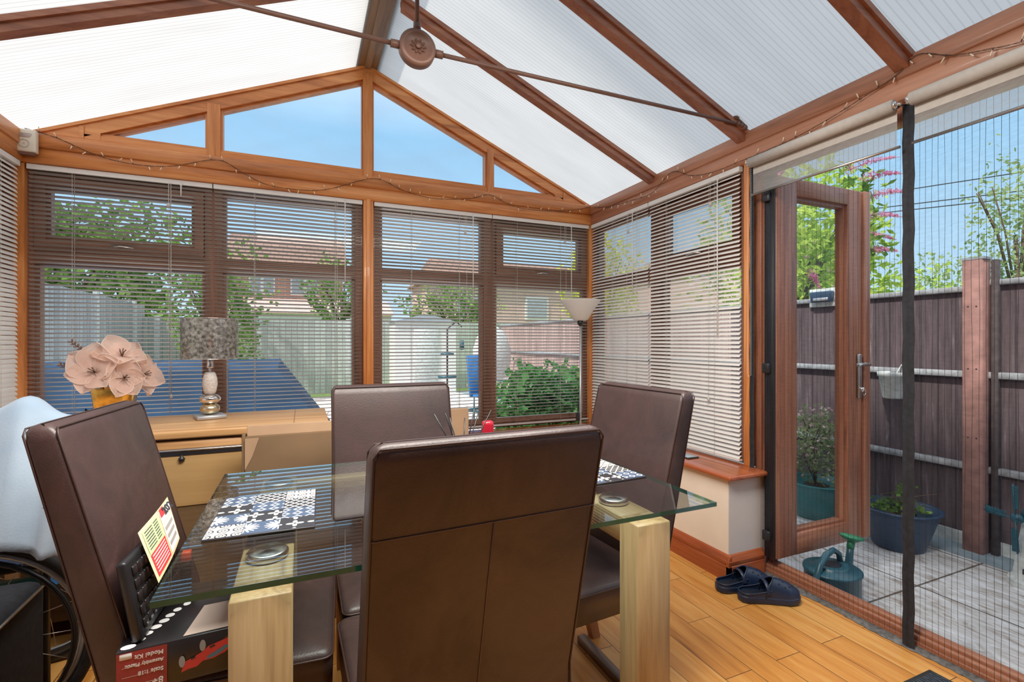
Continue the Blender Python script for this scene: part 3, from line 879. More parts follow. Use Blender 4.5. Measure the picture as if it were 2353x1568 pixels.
for i in range(K + 1):
    y = 0.0 + 1.72 * i / K
    o_ = .010 * math.sin(i * .21) + .004 * math.sin(i * 1.9)
    for (dx, z) in ((.018, .016), (.012 + o_ * .2, .012 + .002 * math.sin(i * 1.3)), (.004 + o_ * .5, .008 + .003 * math.sin(i * 1.7)), (-.008 + o_ * .6, .002)):
        vs.append((dx, y - .6, z))
m.add(vs, [(i * 4 + q, i * 4 + q + 1, i * 4 + q + 5, i * 4 + q + 4) for i in range(K) for q in range(3)], 0, True)
m.build('weighted_hem', 'hemgrey', fs)

# ------------------------------------------------------------------ tie bar
tb = thing('roof_tie_bar', 'brown metal tie bar with round flower-stamped boss hanging under the roof ridge', 'tie bar', (XC, 1.80, 2.262))
m = MB().lathe([(0, -.022), (.06, -.022), (.068, -.016), (.068, .016), (.06, .022), (.052, .022), (.05, .018), (0, .018)], 40, mat=Matrix.Rotation(R(90), 4, 'X'))
boss = m.build('boss', 'brownmetal', tb)
m = MB()
for i in range(10):
    a = 2 * PI * i / 10
    p = Vector((math.cos(a), 0, math.sin(a)))
    q = Vector((-math.sin(a), 0, math.cos(a)))
    m.add([p * .010 + Vector((0, -.019, 0)), p * .02 + q * .006 + Vector((0, -.021, 0)), p * .03 + Vector((0, -.024, 0)), p * .02 - q * .006 + Vector((0, -.021, 0)), p * .021 + Vector((0, -.028, 0))],
          [(0, 1, 4), (1, 2, 4), (2, 3, 4), (3, 0, 4)], 0, False)
m.lathe([(0, .027), (.008, .026), (.011, .02)], 16, mat=Matrix.Rotation(R(90), 4, 'X'))
m.build('stamped_flower', 'brownmetal', boss)
xe = 2.03 - XC
MB().tube([(.065, 0, 0), (xe, 0, .012)], .0085, 10).build('tie_rod', 'brownmetal', tb)
MB().tube([(-.065, 0, 0), (-1.255 - XC, 0, .012)], .0085, 10).build('tie_rod', 'brownmetal', tb)
MB().tube([(0, 0, .06), (0, 0, .72)], .008, 10).build('hanging_rod', 'brownmetal', tb)
for p, d in (((.068, 0, 0), (.03, 0, 0)), ((-.068, 0, 0), (-.03, 0, 0)), ((0, 0, .066), (0, 0, .03))):
    MB().tube([p, tuple(Vector(p) + Vector(d))], .0145, 12).build('collar', 'brownmetal', tb)
for s in (1, -1):
    x0 = (xe if s > 0 else -1.255 - XC)
    m = MB()
    for (dx, dz, r) in ((0, 0, .014), (.022, -.004, .013), (.045, -.012, .017), (-.012, .032, .017), (.02, .018, .010)):
        m.lathe([(0, r), (r * .7, r * .7), (r, 0), (r * .7, -r * .7), (0, -r)], 12, c=(x0 + s * dx, .0, .012 + dz))
    m.tube([(x0 - s * .015, 0, .045), (x0 + s * .05, 0, .008)], .009, 8)
    m.build('scroll_bracket', 'brownmetal', tb)

# alarm box
al = thing('alarm_sensor', 'cream plastic motion sensor fixed on the beam in the left corner', 'sensor', (-1.300, 3.262, 2.19))
m = MB().rbox((-.04, -.026, -.055), (.045, .012, .06), .006, 2)
m.build('case', 'offwhite', al)
MB().add([(-.018, -.028, .018), (.022, -.028, .018), (.032, -.029, .038), (-.028, -.029, .038)], [(0, 1, 2, 3)]).build('lens', 'silver', al)
MB().tube([(.0 + .02 * math.cos(a), -.0275, -.015 + .02 * math.sin(a)) for a in [i * PI / 12 for i in range(24)]], .0012, 5, closed=True).lathe([(0, .004), (.005, 0)], 12, c=(0, -.024, -.015), mat=None).build('grille_ring', 'printgrey', al)
MB().box((-.03, -.02, -.068), (.035, .01, -.053)).build('dark_base', 'brownmetal', al)

# fairy lights
def lights(label, pts, face, flat):
    t = thing('fairy_light_string', label, 'string lights', pts[0])
    o0 = Vector(pts[0]); sm = []
    P = [Vector(p) for p in pts]
    for i in range(len(P) - 1):
        a = P[max(i - 1, 0)]; b_ = P[i]; c = P[i + 1]; d = P[min(i + 2, len(P) - 1)]
        for k_ in range(6):
            tt = k_ / 6
            sm.append(.5 * ((2 * b_) + (c - a) * tt + (2 * a - 5 * b_ + 4 * c - d) * tt * tt + (3 * b_ - a - 3 * c + d) * tt ** 3))
    sm.append(P[-1])
    m = MB()
    for ph in (0, PI):
        m.tube([p - o0 + Vector(face) * .002 * math.cos(i * 1.3 + ph) + Vector((0, 0, .0018 * math.sin(i * 1.3 + ph))) for i, p in enumerate(sm)], .0011, 4)
    m.build('wire', 'brownwire', t)
    acc = 0
    along = (P[-1] - P[0]).normalized()
    for i in range(1, len(sm)):
        acc += (sm[i] - sm[i - 1]).length
        if acc > .058:
            acc = 0
            a = random.uniform(-2.6, -.5) if random.random() < .6 else random.uniform(.5, 2.6)
            d = along * math.cos(a) * .7 + Vector((0, 0, 1)) * math.sin(a) + Vector(face) * .25
            d.normalize()
            p = sm[i] - o0
            bu = MB().tube([p, p + d * .008], .0018, 5, 0).tube([p + d * .008, p + d * .028], [.0028, .0022], 6, 1).build('bulb', ['brownwire', 'bulbtip'], t)
    return t
yb_ = 3.268
bp = [(-1.31, 2.262), (-1.18, 2.233), (-1.056, 2.182), (-.945, 2.152), (-.81, 2.143), (-.67, 2.16), (-.456, 2.226), (-.32, 2.165), (-.184, 2.112), (.01, 2.108), (.162, 2.136), (.43, 2.236),
      (.629, 2.178), (.839, 2.152), (1.091, 2.182), (1.24, 2.226), (1.429, 2.164), (1.681, 2.158), (1.948, 2.195), (2.085, 2.232)]
lights('brown fairy light string draped along the wooden beam of the back wall', [(x, yb_, z) for x, z in bp], (0, -1, 0), 1)
rp = [(3.24, 2.22), (3.019, 2.172), (2.758, 2.145), (2.53, 2.135), (2.348, 2.212), (2.184, 2.14), (2.021, 2.108), (1.80, 2.105), (1.619, 2.106), (1.488, 2.115), (1.333, 2.139), (1.213, 2.166), (1.12, 2.189), (1.048, 2.231), (.943, 2.172), (.849, 2.14), (.74, 2.115), (.5, 2.11)]
lights('brown fairy light string draped along the beam above the patio door', [(2.088, y, z) for y, z in rp], (-1, 0, 0), 1)

# ------------------------------------------------------------------ dining chairs
CHN = 'dining chairs around the glass table'
def make_chair():
    t = thing('dining_chair', '', 'chair', (0, 0, 0), 0, CHN)
    hw = .222
    # seat cushion
    def seatwarp(p):
        x, y, z = p
        k_ = 1 - .05 * ((y + .2) / .4)
        dome = .014 * max(0, 1 - (x / .22) ** 2) * max(0, 1 - (y / .2) ** 2) if z > .4 else 0
        return (x * (1.0 - .03 * (y + .2) / .4), y, z + dome)
    bm = MB()
    n = 10
    # domed top built as a grid plus skirt
    r = .022
    outline = []
    x0, x1, y0, y1 = -hw + .004, hw - .004, -.215, .222
    for cx_, cy_, a0 in ((x1 - r, y1 - r, 0), (x0 + r, y1 - r, 90), (x0 + r, y0 + r, 180), (x1 - r, y0 + r, 270)):
        for q in range(5): outline.append((cx_ + r * math.cos(R(a0 + q * 22.5)), cy_ + r * math.sin(R(a0 + q * 22.5))))
    rings = [(1.0, .348), (1.0, .428), (.985, .438), (.94, .444), (.75, .453), (.5, .459), (.25, .462)]
    vs = []; K = len(outline)
    for (sc, z) in rings:
        for (x, y) in outline: vs.append((x * sc, -.005 + (y + .005) * sc, z))
    fc = [(i * K + j, i * K + (j + 1) % K, (i + 1) * K + (j + 1) % K, (i + 1) * K + j) for i in range(len(rings) - 1) for j in range(K)]
    fc.append(tuple(range(K))[::-1]); fc.append(tuple((len(rings) - 1) * K + j for j in range(K)))
    bm.add(vs, fc, 0, True)
    seat = bm.build('seat', 'leather', t)
    MB().tube([(x * 1.003, y * 1.003, .430) for x, y in outline], .0028, 6, closed=True).build('piping', 'piping', seat)
    # backrest, leaning away from the seat (rear plane y=-.225 at z=.47, -.33 at z=.985)
    def back(z):
        if z > .47: return -.225 - (z - .47) * .235
        return -.225 - max(0, (.40 - z)) * .10
    bb = MB()
    zs = [.345, .352, .40, .47, .6, .75, .88, .972, .99, 1.0, 1.004]
    vs = []
    for i, z in enumerate(zs):
        th = .078 - .02 * (z - .345) / .65
        yb2 = back(z)
        ins = {0: .006, 8: .003, 9: .010, 10: .020}.get(i, 0)
        r2 = .012
        xx, ya, yc = hw - ins, yb2 + ins, yb2 + th - ins
        for cx_, cy_, a0 in ((xx - r2, yc - r2, 0), (-xx + r2, yc - r2, 90), (-xx + r2, ya + r2, 180), (xx - r2, ya + r2, 270)):
            for q in range(4): vs.append((cx_ + r2 * math.cos(R(a0 + q * 30)), cy_ + r2 * math.sin(R(a0 + q * 30)), z))
    K = 16
    fc = [(i * K + j, i * K + (j + 1) % K, (i + 1) * K + (j + 1) % K, (i + 1) * K + j) for i in range(len(zs) - 1) for j in range(K)]
    fc.append(tuple(range(K))[::-1]); fc.append(tuple((len(zs) - 1) * K + j for j in range(K)))
    bb.add(vs, fc, 0, True)
    bk = bb.build('backrest', 'leather', t)
    pp = MB()
    for off in (0, 1):
        path = []
        for z in (.352, .47, .6, .75, .88, .984):
            th = .078 - .02 * (z - .345) / .65
            path.append((hw - .003, back(z) + (th - .002 if off else .002), z))
        th = .06
        y_ = back(.998) + (th - .005 if off else .005)
        full = path + [(hw - .012, y_, .997), (-hw + .012, y_, .997)] + [(-x, y, z) for x, y, z in reversed(path)]
        pp.tube(full, .0022, 6)
    pp.build('piping', 'piping', bk)
    # stitched seams on the rear face
    sm = MB().tube([(-hw + .004, back(.84) - .0012, .84), (0, back(.84) - .0018, .84), (hw - .004, back(.84) - .0012, .84)], .0012, 5)
    sm.tube([(0, back(z) - .0012, z) for z in (.84, .7, .6, .5, .42)], .0012, 5)
    sm.build('seam', 'seam', bk)
    for sx_ in (-1, 1):
        m = MB(); w0, w1 = .021, .016
        for (ya, yb3, za, zb_) in ((.175, .172, .35, 0),):
            a = [(sx_ * .19 - w0, ya - w0, za), (sx_ * .19 + w0, ya - w0, za), (sx_ * .19 + w0, ya + w0, za), (sx_ * .19 - w0, ya + w0, za)]
            c = [(sx_ * .19 - w1, yb3 - w1, zb_), (sx_ * .19 + w1, yb3 - w1, zb_), (sx_ * .19 + w1, yb3 + w1, zb_), (sx_ * .19 - w1, yb3 + w1, zb_)]
            m.add(a + c, [(0, 1, 2, 3), (7, 6, 5, 4), (0, 4, 5, 1), (1, 5, 6, 2), (2, 6, 7, 3), (3, 7, 4, 0)])
        m.build('leg', 'chairleg', t)
        m = MB(); vs = []; L = [(-.2, .35, .022), (-.205, .2, .021), (-.222, .09, .019), (-.245, 0, .017)]
        for (y, z, w) in L: vs += [(sx_ * .19 - w, y - w, z), (sx_ * .19 + w, y - w, z), (sx_ * .19 + w, y + w, z), (sx_ * .19 - w, y + w, z)]
        fcs = [(i * 4 + j, i * 4 + (j + 1) % 4, i * 4 + 4 + (j + 1) % 4, i * 4 + 4 + j) for i in range(3) for j in range(4)] + [(0, 1, 2, 3), (15, 14, 13, 12)]
        m.add(vs, fcs); m.build('leg', 'chairleg', t)
    return t
c0 = make_chair()
spots = [((.309, 1.135, 0), 2.0, 'brown leather dining chair nearest the camera, its back towards us'),
         ((.318, 1.592, 0), 180, 'brown leather dining chair on the far side of the table, facing the camera'),
         ((.831, 1.423, 0), 94.3, 'brown leather dining chair at the right end of the table, beside the sill'),
         ((-.143, 1.439, 0), -94, 'worn brown leather dining chair at the left end, with a toy box on its seat')]
for i, (loc, rz, lab) in enumerate(spots):
    c = c0 if i == 0 else copy_tree(c0)
    c.location = loc; c.rotation_euler = (0, 0, R(rz)); c['label'] = lab

# ------------------------------------------------------------------ glass table
tt = thing('dining_table', 'glass dining table with two pale oak end frames and metal discs', 'table', (.38, 1.345, 0))
TX0, TX1, TY0, TY1 = -.605, .605, -.405, .405
TZ0, TZ1 = .741, .752
m = MB()
m.quad((TX0, TY0, TZ1), (TX1, TY0, TZ1), (TX1, TY1, TZ1), (TX0, TY1, TZ1), 0)
for a, b2 in (((TX0, TY0), (TX1, TY0)), ((TX1, TY0), (TX1, TY1)), ((TX1, TY1), (TX0, TY1)), ((TX0, TY1), (TX0, TY0))):
    m.quad((a[0], a[1], TZ0), (b2[0], b2[1], TZ0), (b2[0], b2[1], TZ1), (a[0], a[1], TZ1), 1)
m.build('glass_top', ['tableglass', 'glassedge'], tt)
for s, xa in ((-1, -.497), (1, .358)):
    x0, x1 = xa, xa + .10
    ya, yb2 = -.40, .40
    fr = MB().rbox((x0 + .0005, ya + .075, .66), (x1 - .0005, yb2 - .075, .724), .002, 1)
    top = fr.build('end_rail', 'oakY', tt)
    for yy in (ya, yb2 - .075):
        m = MB().rbox((x0, yy, 0), (x1, yy + .075, .724), .003, 1)
        m.build('leg', 'oakZ', tt)
    for yd in (-.23, .30):
        m = MB().lathe([(0, 0), (.036, 0), (.04, .003), (.04, .012), (.036, .0165), (0, .0168)], 36, c=(x0 + .05, yd, .724))
        m.build('metal_disc', 'disc', tt)
m = MB().rbox((-.40, .34, .665), (.36, .39, .72), .003, 1); m.build('cross_rail', 'oakX', tt)

def placemat(label, loc, rz, seed):
    t = thing('placemat', label, 'placemat', loc, rz, 'patterned placemats on the glass table')
    hx, hy = .145, .11
    MB().rbox((-hx, -hy, 0), (hx, hy, .0045), .002, 1).build('cork_base', 'printdark', t)
    m = MB(); nx, ny = 4, 3; rng = random.Random(seed)
    for i in range(nx):
        for j in range(ny):
            xa, xb = -hx + .002 + (2 * hx - .004) * i / nx, -hx + .002 + (2 * hx - .004) * (i + 1) / nx
            ya, yb3 = -hy + .002 + (2 * hy - .004) * j / ny, -hy + .002 + (2 * hy - .004) * (j + 1) / ny
            m.quad((xa + .0006, ya + .0006, .005), (xb - .0006, ya + .0006, .005), (xb - .0006, yb3 - .0006, .005), (xa + .0006, yb3 - .0006, .005), (i * 2 + j * 3 + seed) % 5)
    m.build('printed_top', ['pat0', 'pat1', 'pat2', 'pat3', 'pat4'], t)
    return t
placemat('black, white and navy patterned placemat at the left end of the table', (-.08, 1.315, .7523), R(88), 0)
placemat('black and white patterned placemat at the right end of the table', (.85, 1.335, .7523), R(92), 2)

# reed diffuser and candle
rd = thing('reed_diffuser', 'reed diffuser with black sticks fanned out on the table, beyond the near chair', 'diffuser', (.435, 1.37, .7525))
MB().lathe([(0, 0), (.032, 0), (.034, .01), (.034, .06), (.014, .078), (.014, .095), (.017, .097), (.013, .098), (0, .09)], 24).build('bottle', 'printblue', rd)
for (dx, dy, l) in ((-.085, .01, .205), (-.06, -.02, .21), (-.035, .02, .19), (.015, .03, .185), (.035, .0, .215), (.055, .02, .2), (.085, -.01, .21)):
    MB().tube([(dx * -.1, 0, .03), (dx, dy, l)], .0019, 5).build('reed', 'black', rd)
cd = thing('candle', 'red pillar candle on the table, right of the reed sticks', 'candle', (.535, 1.43, .7525))
MB().lathe([(0, 0), (.017, 0), (.019, .004), (.019, .155), (.017, .163), (.012, .166), (0, .164)], 24).build('wax', 'candle', cd)

# ------------------------------------------------------------------ things on the left chair
kb = thing('model_kit_box', 'black and red toy car kit box lying upside down on the left chair', 'box', (-.200, 1.315, .4645), R(3))
bx0, bx1, by0, by1, bz = -.145, .175, -.125, .135, .090
MB().rbox((bx0, by0, 0), (bx1, by1, bz), .002, 1).build('carton', 'kitblack', kb)
MB().quad((bx0 + .001, by0 - .0012, .002), (bx0 + .084, by0 - .0012, .002), (bx0 + .084, by0 - .0012, bz - .003), (bx0 + .001, by0 - .0012, bz - .003)).build('red_panel', 'kitred', kb)
# the writing is upside down
for s_, sz, z, xx in (('Model Kit', .0118, bz - .012, .078), ('Assembly Plastic', .0095, bz - .028, .078), ('Scale 1:18', .0105, bz - .046, .078), ('8+', .018, bz - .066, .078)):
    text(s_, sz, 'printwhite', kb, (bx0 + xx, by0 - .002, z), Euler((R(90), R(180), 0)), bold=.0002)
MB().rbox((bx0 + .006, by0 - .0022, bz - .016), (bx0 + .026, by0 - .001, bz - .005), .001, 1).build('printed_badge', 'printwhite', kb)
for z in (bz - .033, bz - .052, bz - .07):
    MB().quad((bx0 + .01, by0 - .0018, z), (bx0 + .078, by0 - .0018, z), (bx0 + .078, by0 - .0018, z + .0006), (bx0 + .01, by0 - .0018, z + .0006)).build('printed_rule', 'printwhite', kb)
# printed car, wheels up
pc = MB()
cy_ = by0 - .0016
def poly(pts, mi, dy=0):
    pc.add([(bx0 + .108 + x * .125, cy_ - dy, .016 + z * .062) for x, z in pts], [tuple(range(len(pts)))], mi)
poly([(0, .08), (.03, .35), (.06, .42), (.17, .5), (.3, .62), (.38, .75), (.55, .83), (.72, .93), (.9, 1), (1, .93), (.98, .66), (.82, .57), (.74, .58), (.62, .42), (.45, .3), (.3, .3), (.22, .16), (.1, .14)], 0)
poly([(.36, .32), (.5, .38), (.68, .58), (.7, .66), (.62, .66), (.48, .52), (.36, .42)], 1, .0004)
poly([(.14, .42), (.2, .46), (.19, .52), (.13, .48)], 2, .0004); poly([(.4, .66), (.48, .7), (.47, .77), (.4, .73)], 2, .0004)
poly([(.6, .88), (.9, .98), (1, 1.05), (.62, .97)], 2, .0004)
for (wx, wz) in ((.01, .44), (.3, .82)):
    pc.add([(bx0 + .108 + wx * .125 + .0055 * math.cos(a), cy_ - .0006, .016 + wz * .062 + .012 * math.sin(a)) for a in [i * PI / 8 for i in range(16)]], [tuple(range(16))], 3)
pc.build('printed_car', ['printred', 'printblue', 'printdark', 'printgrey'], kb)
MB().quad((-.035, by0 + .006, bz + .0012), (bx1 - .004, by0 + .006, bz + .0012), (bx1 - .004, .0, bz + .0012), (-.01, -.0, bz + .0012)).build('paper_sleeve', 'kitpink', kb)
wb = MB(); rng = random.Random(3)
for i in range(9):
    cx_, cy2 = bx0 + .018 + i * .011 + rng.uniform(-.002, .004), by0 + .012 + i * .02
    wb.add([(cx_ + .013 * (1 - i * .06) * math.cos(a), cy2 + .009 * math.sin(a), bz + .0012) for a in [q * PI / 5 for q in range(10)]], [tuple(range(10))])
wb.build('printed_spots', 'printwhite', kb)
MB().quad((.01, .035, bz + .0012), (.06, .035, bz + .0012), (.075, .075, bz + .0012), (.025, .075, bz + .0012)).build('printed_picture', 'printblue', kb)

# keyboard standing on its edge against the backrest
ky = thing('keyboard', 'black keyboard standing on its edge against the left chair backrest', 'keyboard', (-.293, 1.335, .556))
ky.rotation_euler = (0, R(-10), R(-4))
MB().rbox((-.016, -.135, 0), (.004, .15, .17), .008, 3).build('case', 'black', ky)
kk = MB()
for i in range(11):
    for j in range(5):
        y = -.118 + i * .0235; z = .02 + j * .028
        kk.rbox((.003, y, z), (.0085, y + .0195, z + .02), .002, 1)
tag(kk.build('keys', 'kitblack', ky), kind=None)
for i in range(4): text(('Fn', 'Ctrl', 'Alt', 'Esc')[i], .007, 'printgrey', ky, (.0088, -.112 + i * .0235, .023), Euler((R(90), 0, R(90))))

# magazine / calendar leaning above it
mg = thing('magazine', 'glossy red, green and cream leaflet leaning on top of the keyboard', 'magazine', (-.28, 1.30, .66))
A_, B_, C_, D_ = Vector((-.329, 1.286, .753)), Vector((-.301, 1.405, .793)), Vector((-.269, 1.369, .701)), Vector((-.282, 1.244, .654))
O_ = Vector(mg.location)
def mgp(u, v, d=0):
    a = A_.lerp(B_, u); c = D_.lerp(C_, u); p = a.lerp(c, v)
    n = (B_ - A_).cross(D_ - A_).normalized()
    if n.y > 0: n = -n
    p = p + n * (d + .006 * math.sin(u * PI)); return tuple(p - O_)
def patch(mb, u0, u1, v0, v1, d, mi=0):
    K = 6
    for i in range(K):
        a, c = u0 + (u1 - u0) * i / K, u0 + (u1 - u0) * (i + 1) / K
        mb.quad(mgp(a, v0, d), mgp(c, v0, d), mgp(c, v1, d), mgp(a, v1, d), mi, True)
m = MB(); patch(m, 0, 1, 0, 1, 0); m.build('cover', 'printyellow', mg)
m = MB(); patch(m, .06, .5, .06, .5, .0008, 0); patch(m, .06, .52, .52, .94, .0008, 1); patch(m, .56, .97, .35, .94, .0008, 2); patch(m, .56, .97, .05, .33, .0008, 2)
for j in range(7):
    v = .1 + j * .055
    patch(m, .1, .3, v, v + .018, .0014, 3); patch(m, .34, .46, v, v + .018, .0014, 3)
for j in range(6):
    v = .56 + j * .06
    patch(m, .09, .48, v, v + .02, .0014, 2)
for j in range(3): patch(m, .6, .92, .42 + j * .16, .5 + j * .16, .0014, 4)
patch(m, .58, .72, .02, .2, .0016, 1)
m.build('printed_panels', ['printgreen', 'printred', 'paper', 'printdark', 'greyweb'], mg)
rgt = (B_ - A_).normalized(); dwn = (D_ - A_); dwn = (dwn - rgt * dwn.dot(rgt)).normalized(); nrm = rgt.cross(-dwn).normalized()
tx = text('202', .022, 'printdark', mg, Vector(mgp(.72, .22, .004)), Matrix((rgt, -dwn, nrm)).transposed().to_euler(), bold=.0008)
oc = thing('orange_tipped_stick', 'small orange tipped plastic stick wedged behind the leaflet beside the glass edge', 'toy', (-.268, 1.44, .5545))
MB().rbox((-.012, -.010, .0), (.010, .010, .062), .003, 1).build('black_body', 'black', oc)
MB().rbox((-.012, -.010, .062), (.010, .010, .088), .003, 2).build('orange_end', 'orange', oc)

# ------------------------------------------------------------------ sideboard and what is on it
sb = thing('sideboard', 'honey coloured wooden sideboard under the back windows', 'sideboard', (-.48, 2.70, 0))
m = MB().rbox((-.62, -.27, .755), (.595, .25, .79), .008, 3); m.build('top', 'pineX', sb)
MB().box((.44, -.262, .7902), (.4435, .245, .7908)).build('joint_line', 'darkY', sb)
MB().box((-.58, -.235, .06), (.56, .23, .755)).build('carcass', 'veneer_dark', sb)
for i, (x0, x1) in enumerate(((-.55, -.2), (-.17, .03 + .2), (.26, .53))):
    d = MB().rbox((x0, -.252, .66), (x1, -.235, .745), .004, 1).build('drawer', 'pineX', sb)
    MB().box((x0 + .05, -.256, .662), (x1 - .05, -.25, .685)).build('finger_pull', 'black', d)
for x in (-.56, .53): MB().box((x, -.25, 0), (x + .04, -.2, .755)).build('leg', 'pineZ', sb)

lp = thing('table_lamp', 'stacked pebble table lamp with silver perforated shade on the sideboard', 'lamp', (-.42, 2.775, .7912))
MB().rbox((-.062, -.062, 0), (.062, .062, .018), .003, 1, mat=Matrix.Rotation(R(18), 4, 'Z')).build('base', 'silver', lp)
def pebble(nm, z0, h, w, mat, tilt=0, sq=1):
    pr = []
    for i in range(13):
        a = -PI / 2 + PI * i / 12
        pr.append((max(.0, w * abs(math.cos(a)) ** .75), z0 + h / 2 + h / 2 * math.sin(a)))
    return MB().lathe(pr, 32, sy=sq).build(nm, mat, lp)
pebble('gold_pebble', .018, .056, .043, 'champagne'); pebble('mirror_pebble', .07, .048, .047, 'mirror')
prf = [(.0, .112), (.02, .112), (.027, .13), (.033, .165), (.031, .195), (.024, .22), (.018, .226), (0, .226)]
MB().lathe(prf, 32).build('stone_column', 'stone', lp)
MB().tube([(0, 0, .226), (0, 0, .25)], .006, 10).lathe([(.012, .245), (.014, .25), (.012, .29), (.010, .295), (0, .295)], 20).build('bulb_holder', 'chrome', lp)
MB().lathe([(.0125, .485)], 4) if False else None
sh = MB()
for r_ in (.122,):
    vs = []; n = 48
    for z in (.292, .488):
        for j in range(n): vs.append((r_ * math.cos(2 * PI * j / n), r_ * math.sin(2 * PI * j / n), z))
    sh.add(vs, [(j, (j + 1) % n, n + (j + 1) % n, n + j) for j in range(n)], 0, True)
shade = sh.build('lamp_shade', 'shade', lp)
rg = MB()
for z in (.292, .488): rg.tube([(.122 * math.cos(2 * PI * j / 40), .122 * math.sin(2 * PI * j / 40), z) for j in range(40)], .0015, 5, closed=True)
for a in (0, 120, 240): rg.tube([(0, 0, .295), (.122 * math.cos(R(a)), .122 * math.sin(R(a)), .293)], .0012, 5)
rg.build('shade_ring', 'chrome', shade)
MB().lathe([(0, .295), (.012, .3), (.014, .32), (.028, .36), (.03, .385), (.022, .41), (0, .42)], 20).build('bulb', thin_glass('bulb_glass', (.98, .9, .8), 1, 1.5), lp)
MB().tube([(.006, 0, .33), (.008, 0, .37), (-.004, 0, .385), (-.006, 0, .34)], .003, 5).build('filament', 'orange', lp)

vz = thing('vase', 'square hammered gold vase on the sideboard behind the left chair', 'vase', (-.79, 2.76, .791))
pr = []
m = MB(); vs = []; L = [(.0, .04), (.0, .045), (.16, .058), (.165, .058), (.165, .052), (.02, .04)]
K = 24
for (z, h) in L:
    for j in range(K):
        a = 2 * PI * j / K; ca, sa = math.cos(a), math.sin(a); q = h * 1.35 / (abs(ca) ** 4 + abs(sa) ** 4) ** .25
        vs.append((q * ca * (1 + .02 * math.sin(j * 5)), q * sa, z))
m.add(vs, [(i * K + j, i * K + (j + 1) % K, (i + 1) * K + (j + 1) % K, (i + 1) * K + j) for i in range(5) for j in range(K)] + [tuple(range(K))], 0, True)
m.build('vase_body', 'gold', vz)

def petal_mesh(L, W, curl, lift):
    vs = []; n, k_ = 8, 6
    for i in range(n + 1):
        t_ = i / n
        w = W * math.sin(PI * (t_ ** .75)) ** .8 * .5 + .004 * (1 - t_)
        for j in range(k_ + 1):
            s_ = (j / k_ - .5) * 2
            x = t_ * L
            z = lift * math.sin(t_ * 1.7) * L + curl * L * (s_ * s_) * (.5 + t_) - .12 * L * t_ * t_
            vs.append((x, s_ * w, z + .004 * math.sin(7 * t_ + 5 * s_)))
    fc = [(i * (k_ + 1) + j, i * (k_ + 1) + j + 1, (i + 1) * (k_ + 1) + j + 1, (i + 1) * (k_ + 1) + j) for i in range(n) for j in range(k_)]
    return vs, fc
FG = 'fabric flowers in the gold vase'
def flower(label, loc, face, size, n, spin=0):
    t = thing('fabric_flower', label, 'flower', loc, 0, FG)
    f = Vector(face).normalized(); t.rotation_euler = f.to_track_quat('Z', 'Y').to_euler()
    rng = random.Random(sum(map(ord, label)))
    for i in range(n):
        L = size * rng.uniform(.85, 1.1)
        vs, fc = petal_mesh(L, L * rng.uniform(.9, 1.15), rng.uniform(.08, .2), rng.uniform(.15, .5))
        mt = Matrix.Rotation(2 * PI * i / n + spin + rng.uniform(-.15, .15), 4, 'Z')
        p = MB().add(vs, fc, 0, True, mt).build('petal', 'petal', t)
        rim = [tuple(mt @ Vector(vs[a * 7])) for a in range(9)] + [tuple(mt @ Vector(vs[a * 7 + 6])) for a in range(8, -1, -1)]
        MB().tube(rim, .0013, 4).build('wire_rim', 'petalrim', p)
    m = MB()
    for i in range(5):
        a = i * 1.25; m.tube([(0, 0, 0), (.006 * math.cos(a), .006 * math.sin(a), .03), (.012 * math.cos(a), .012 * math.sin(a), .045)], [.0015, .002, .003], 5)
    m.build('stamens', 'brownmetal', t)
    st = Vector((-.79, 2.76, .86)) - Vector(loc)
    q = t.rotation_euler.to_matrix().inverted()
    MB().tube([(0, 0, 0), tuple(q @ (st * .5 + Vector((0, 0, -.01)))), tuple(q @ st)], .0022, 5).build('stem', 'brownwire', t)
    return t
M['petalrim'] = plain('petal_edge', (.8, .62, .52), .6)
flower('large blush fabric flower at the lower left of the gold vase', (-.835, 2.68, 1.03), (-.15, -1, .35), .115, 6, .3)
flower('blush fabric flower at the top right of the gold vase arrangement', (-.755, 2.72, 1.095), (.25, -.7, .9), .1, 5, .8)
flower('blush fabric flower drooping over the front right of the gold vase', (-.735, 2.67, 1.005), (.5, -1, .1), .085, 6, 0)
flower('pale fabric flower behind, at the right of the gold vase', (-.70, 2.78, 1.01), (1, -.5, .25), .095, 6, .5)
flower('pale fabric flower behind, at the top of the gold vase', (-.83, 2.80, 1.08), (-.3, -.35, 1), .1, 5, 1.1)
def sprig(label, p0, p1):
    t = thing('dried_sprig', label, 'dried plant', p0, 0, 'brown berry sprigs in the gold vase')
    d = Vector(p1) - Vector(p0); m = MB()
    m.tube([(0, 0, 0), tuple(d * .5 + Vector((0, 0, .01))), tuple(d)], .0018, 5)
    m.build('stem', 'brownwire', t)
    m = MB(); sd = d.normalized().cross(Vector((0, 1, 0))).normalized()
    for i in range(8):
        for s_ in (1, -1):
            c = d * (.45 + i * .075) + Vector((0, 0, .004))
            e = c + sd * s_ * .012 + d.normalized() * .012
            m.tube([tuple(c), tuple((c + e) / 2), tuple(e)], [.001, .0045, .0008], 6)
    m.build('buds', 'brownmetal', t)
sprig('brown budded sprig rising from the gold vase, upper of two at left', (-.81, 2.76, 1.02), (-.935, 2.72, 1.165))
sprig('brown budded sprig poking out left of the gold vase, lower of two', (-.81, 2.75, .98), (-.965, 2.70, 1.065))

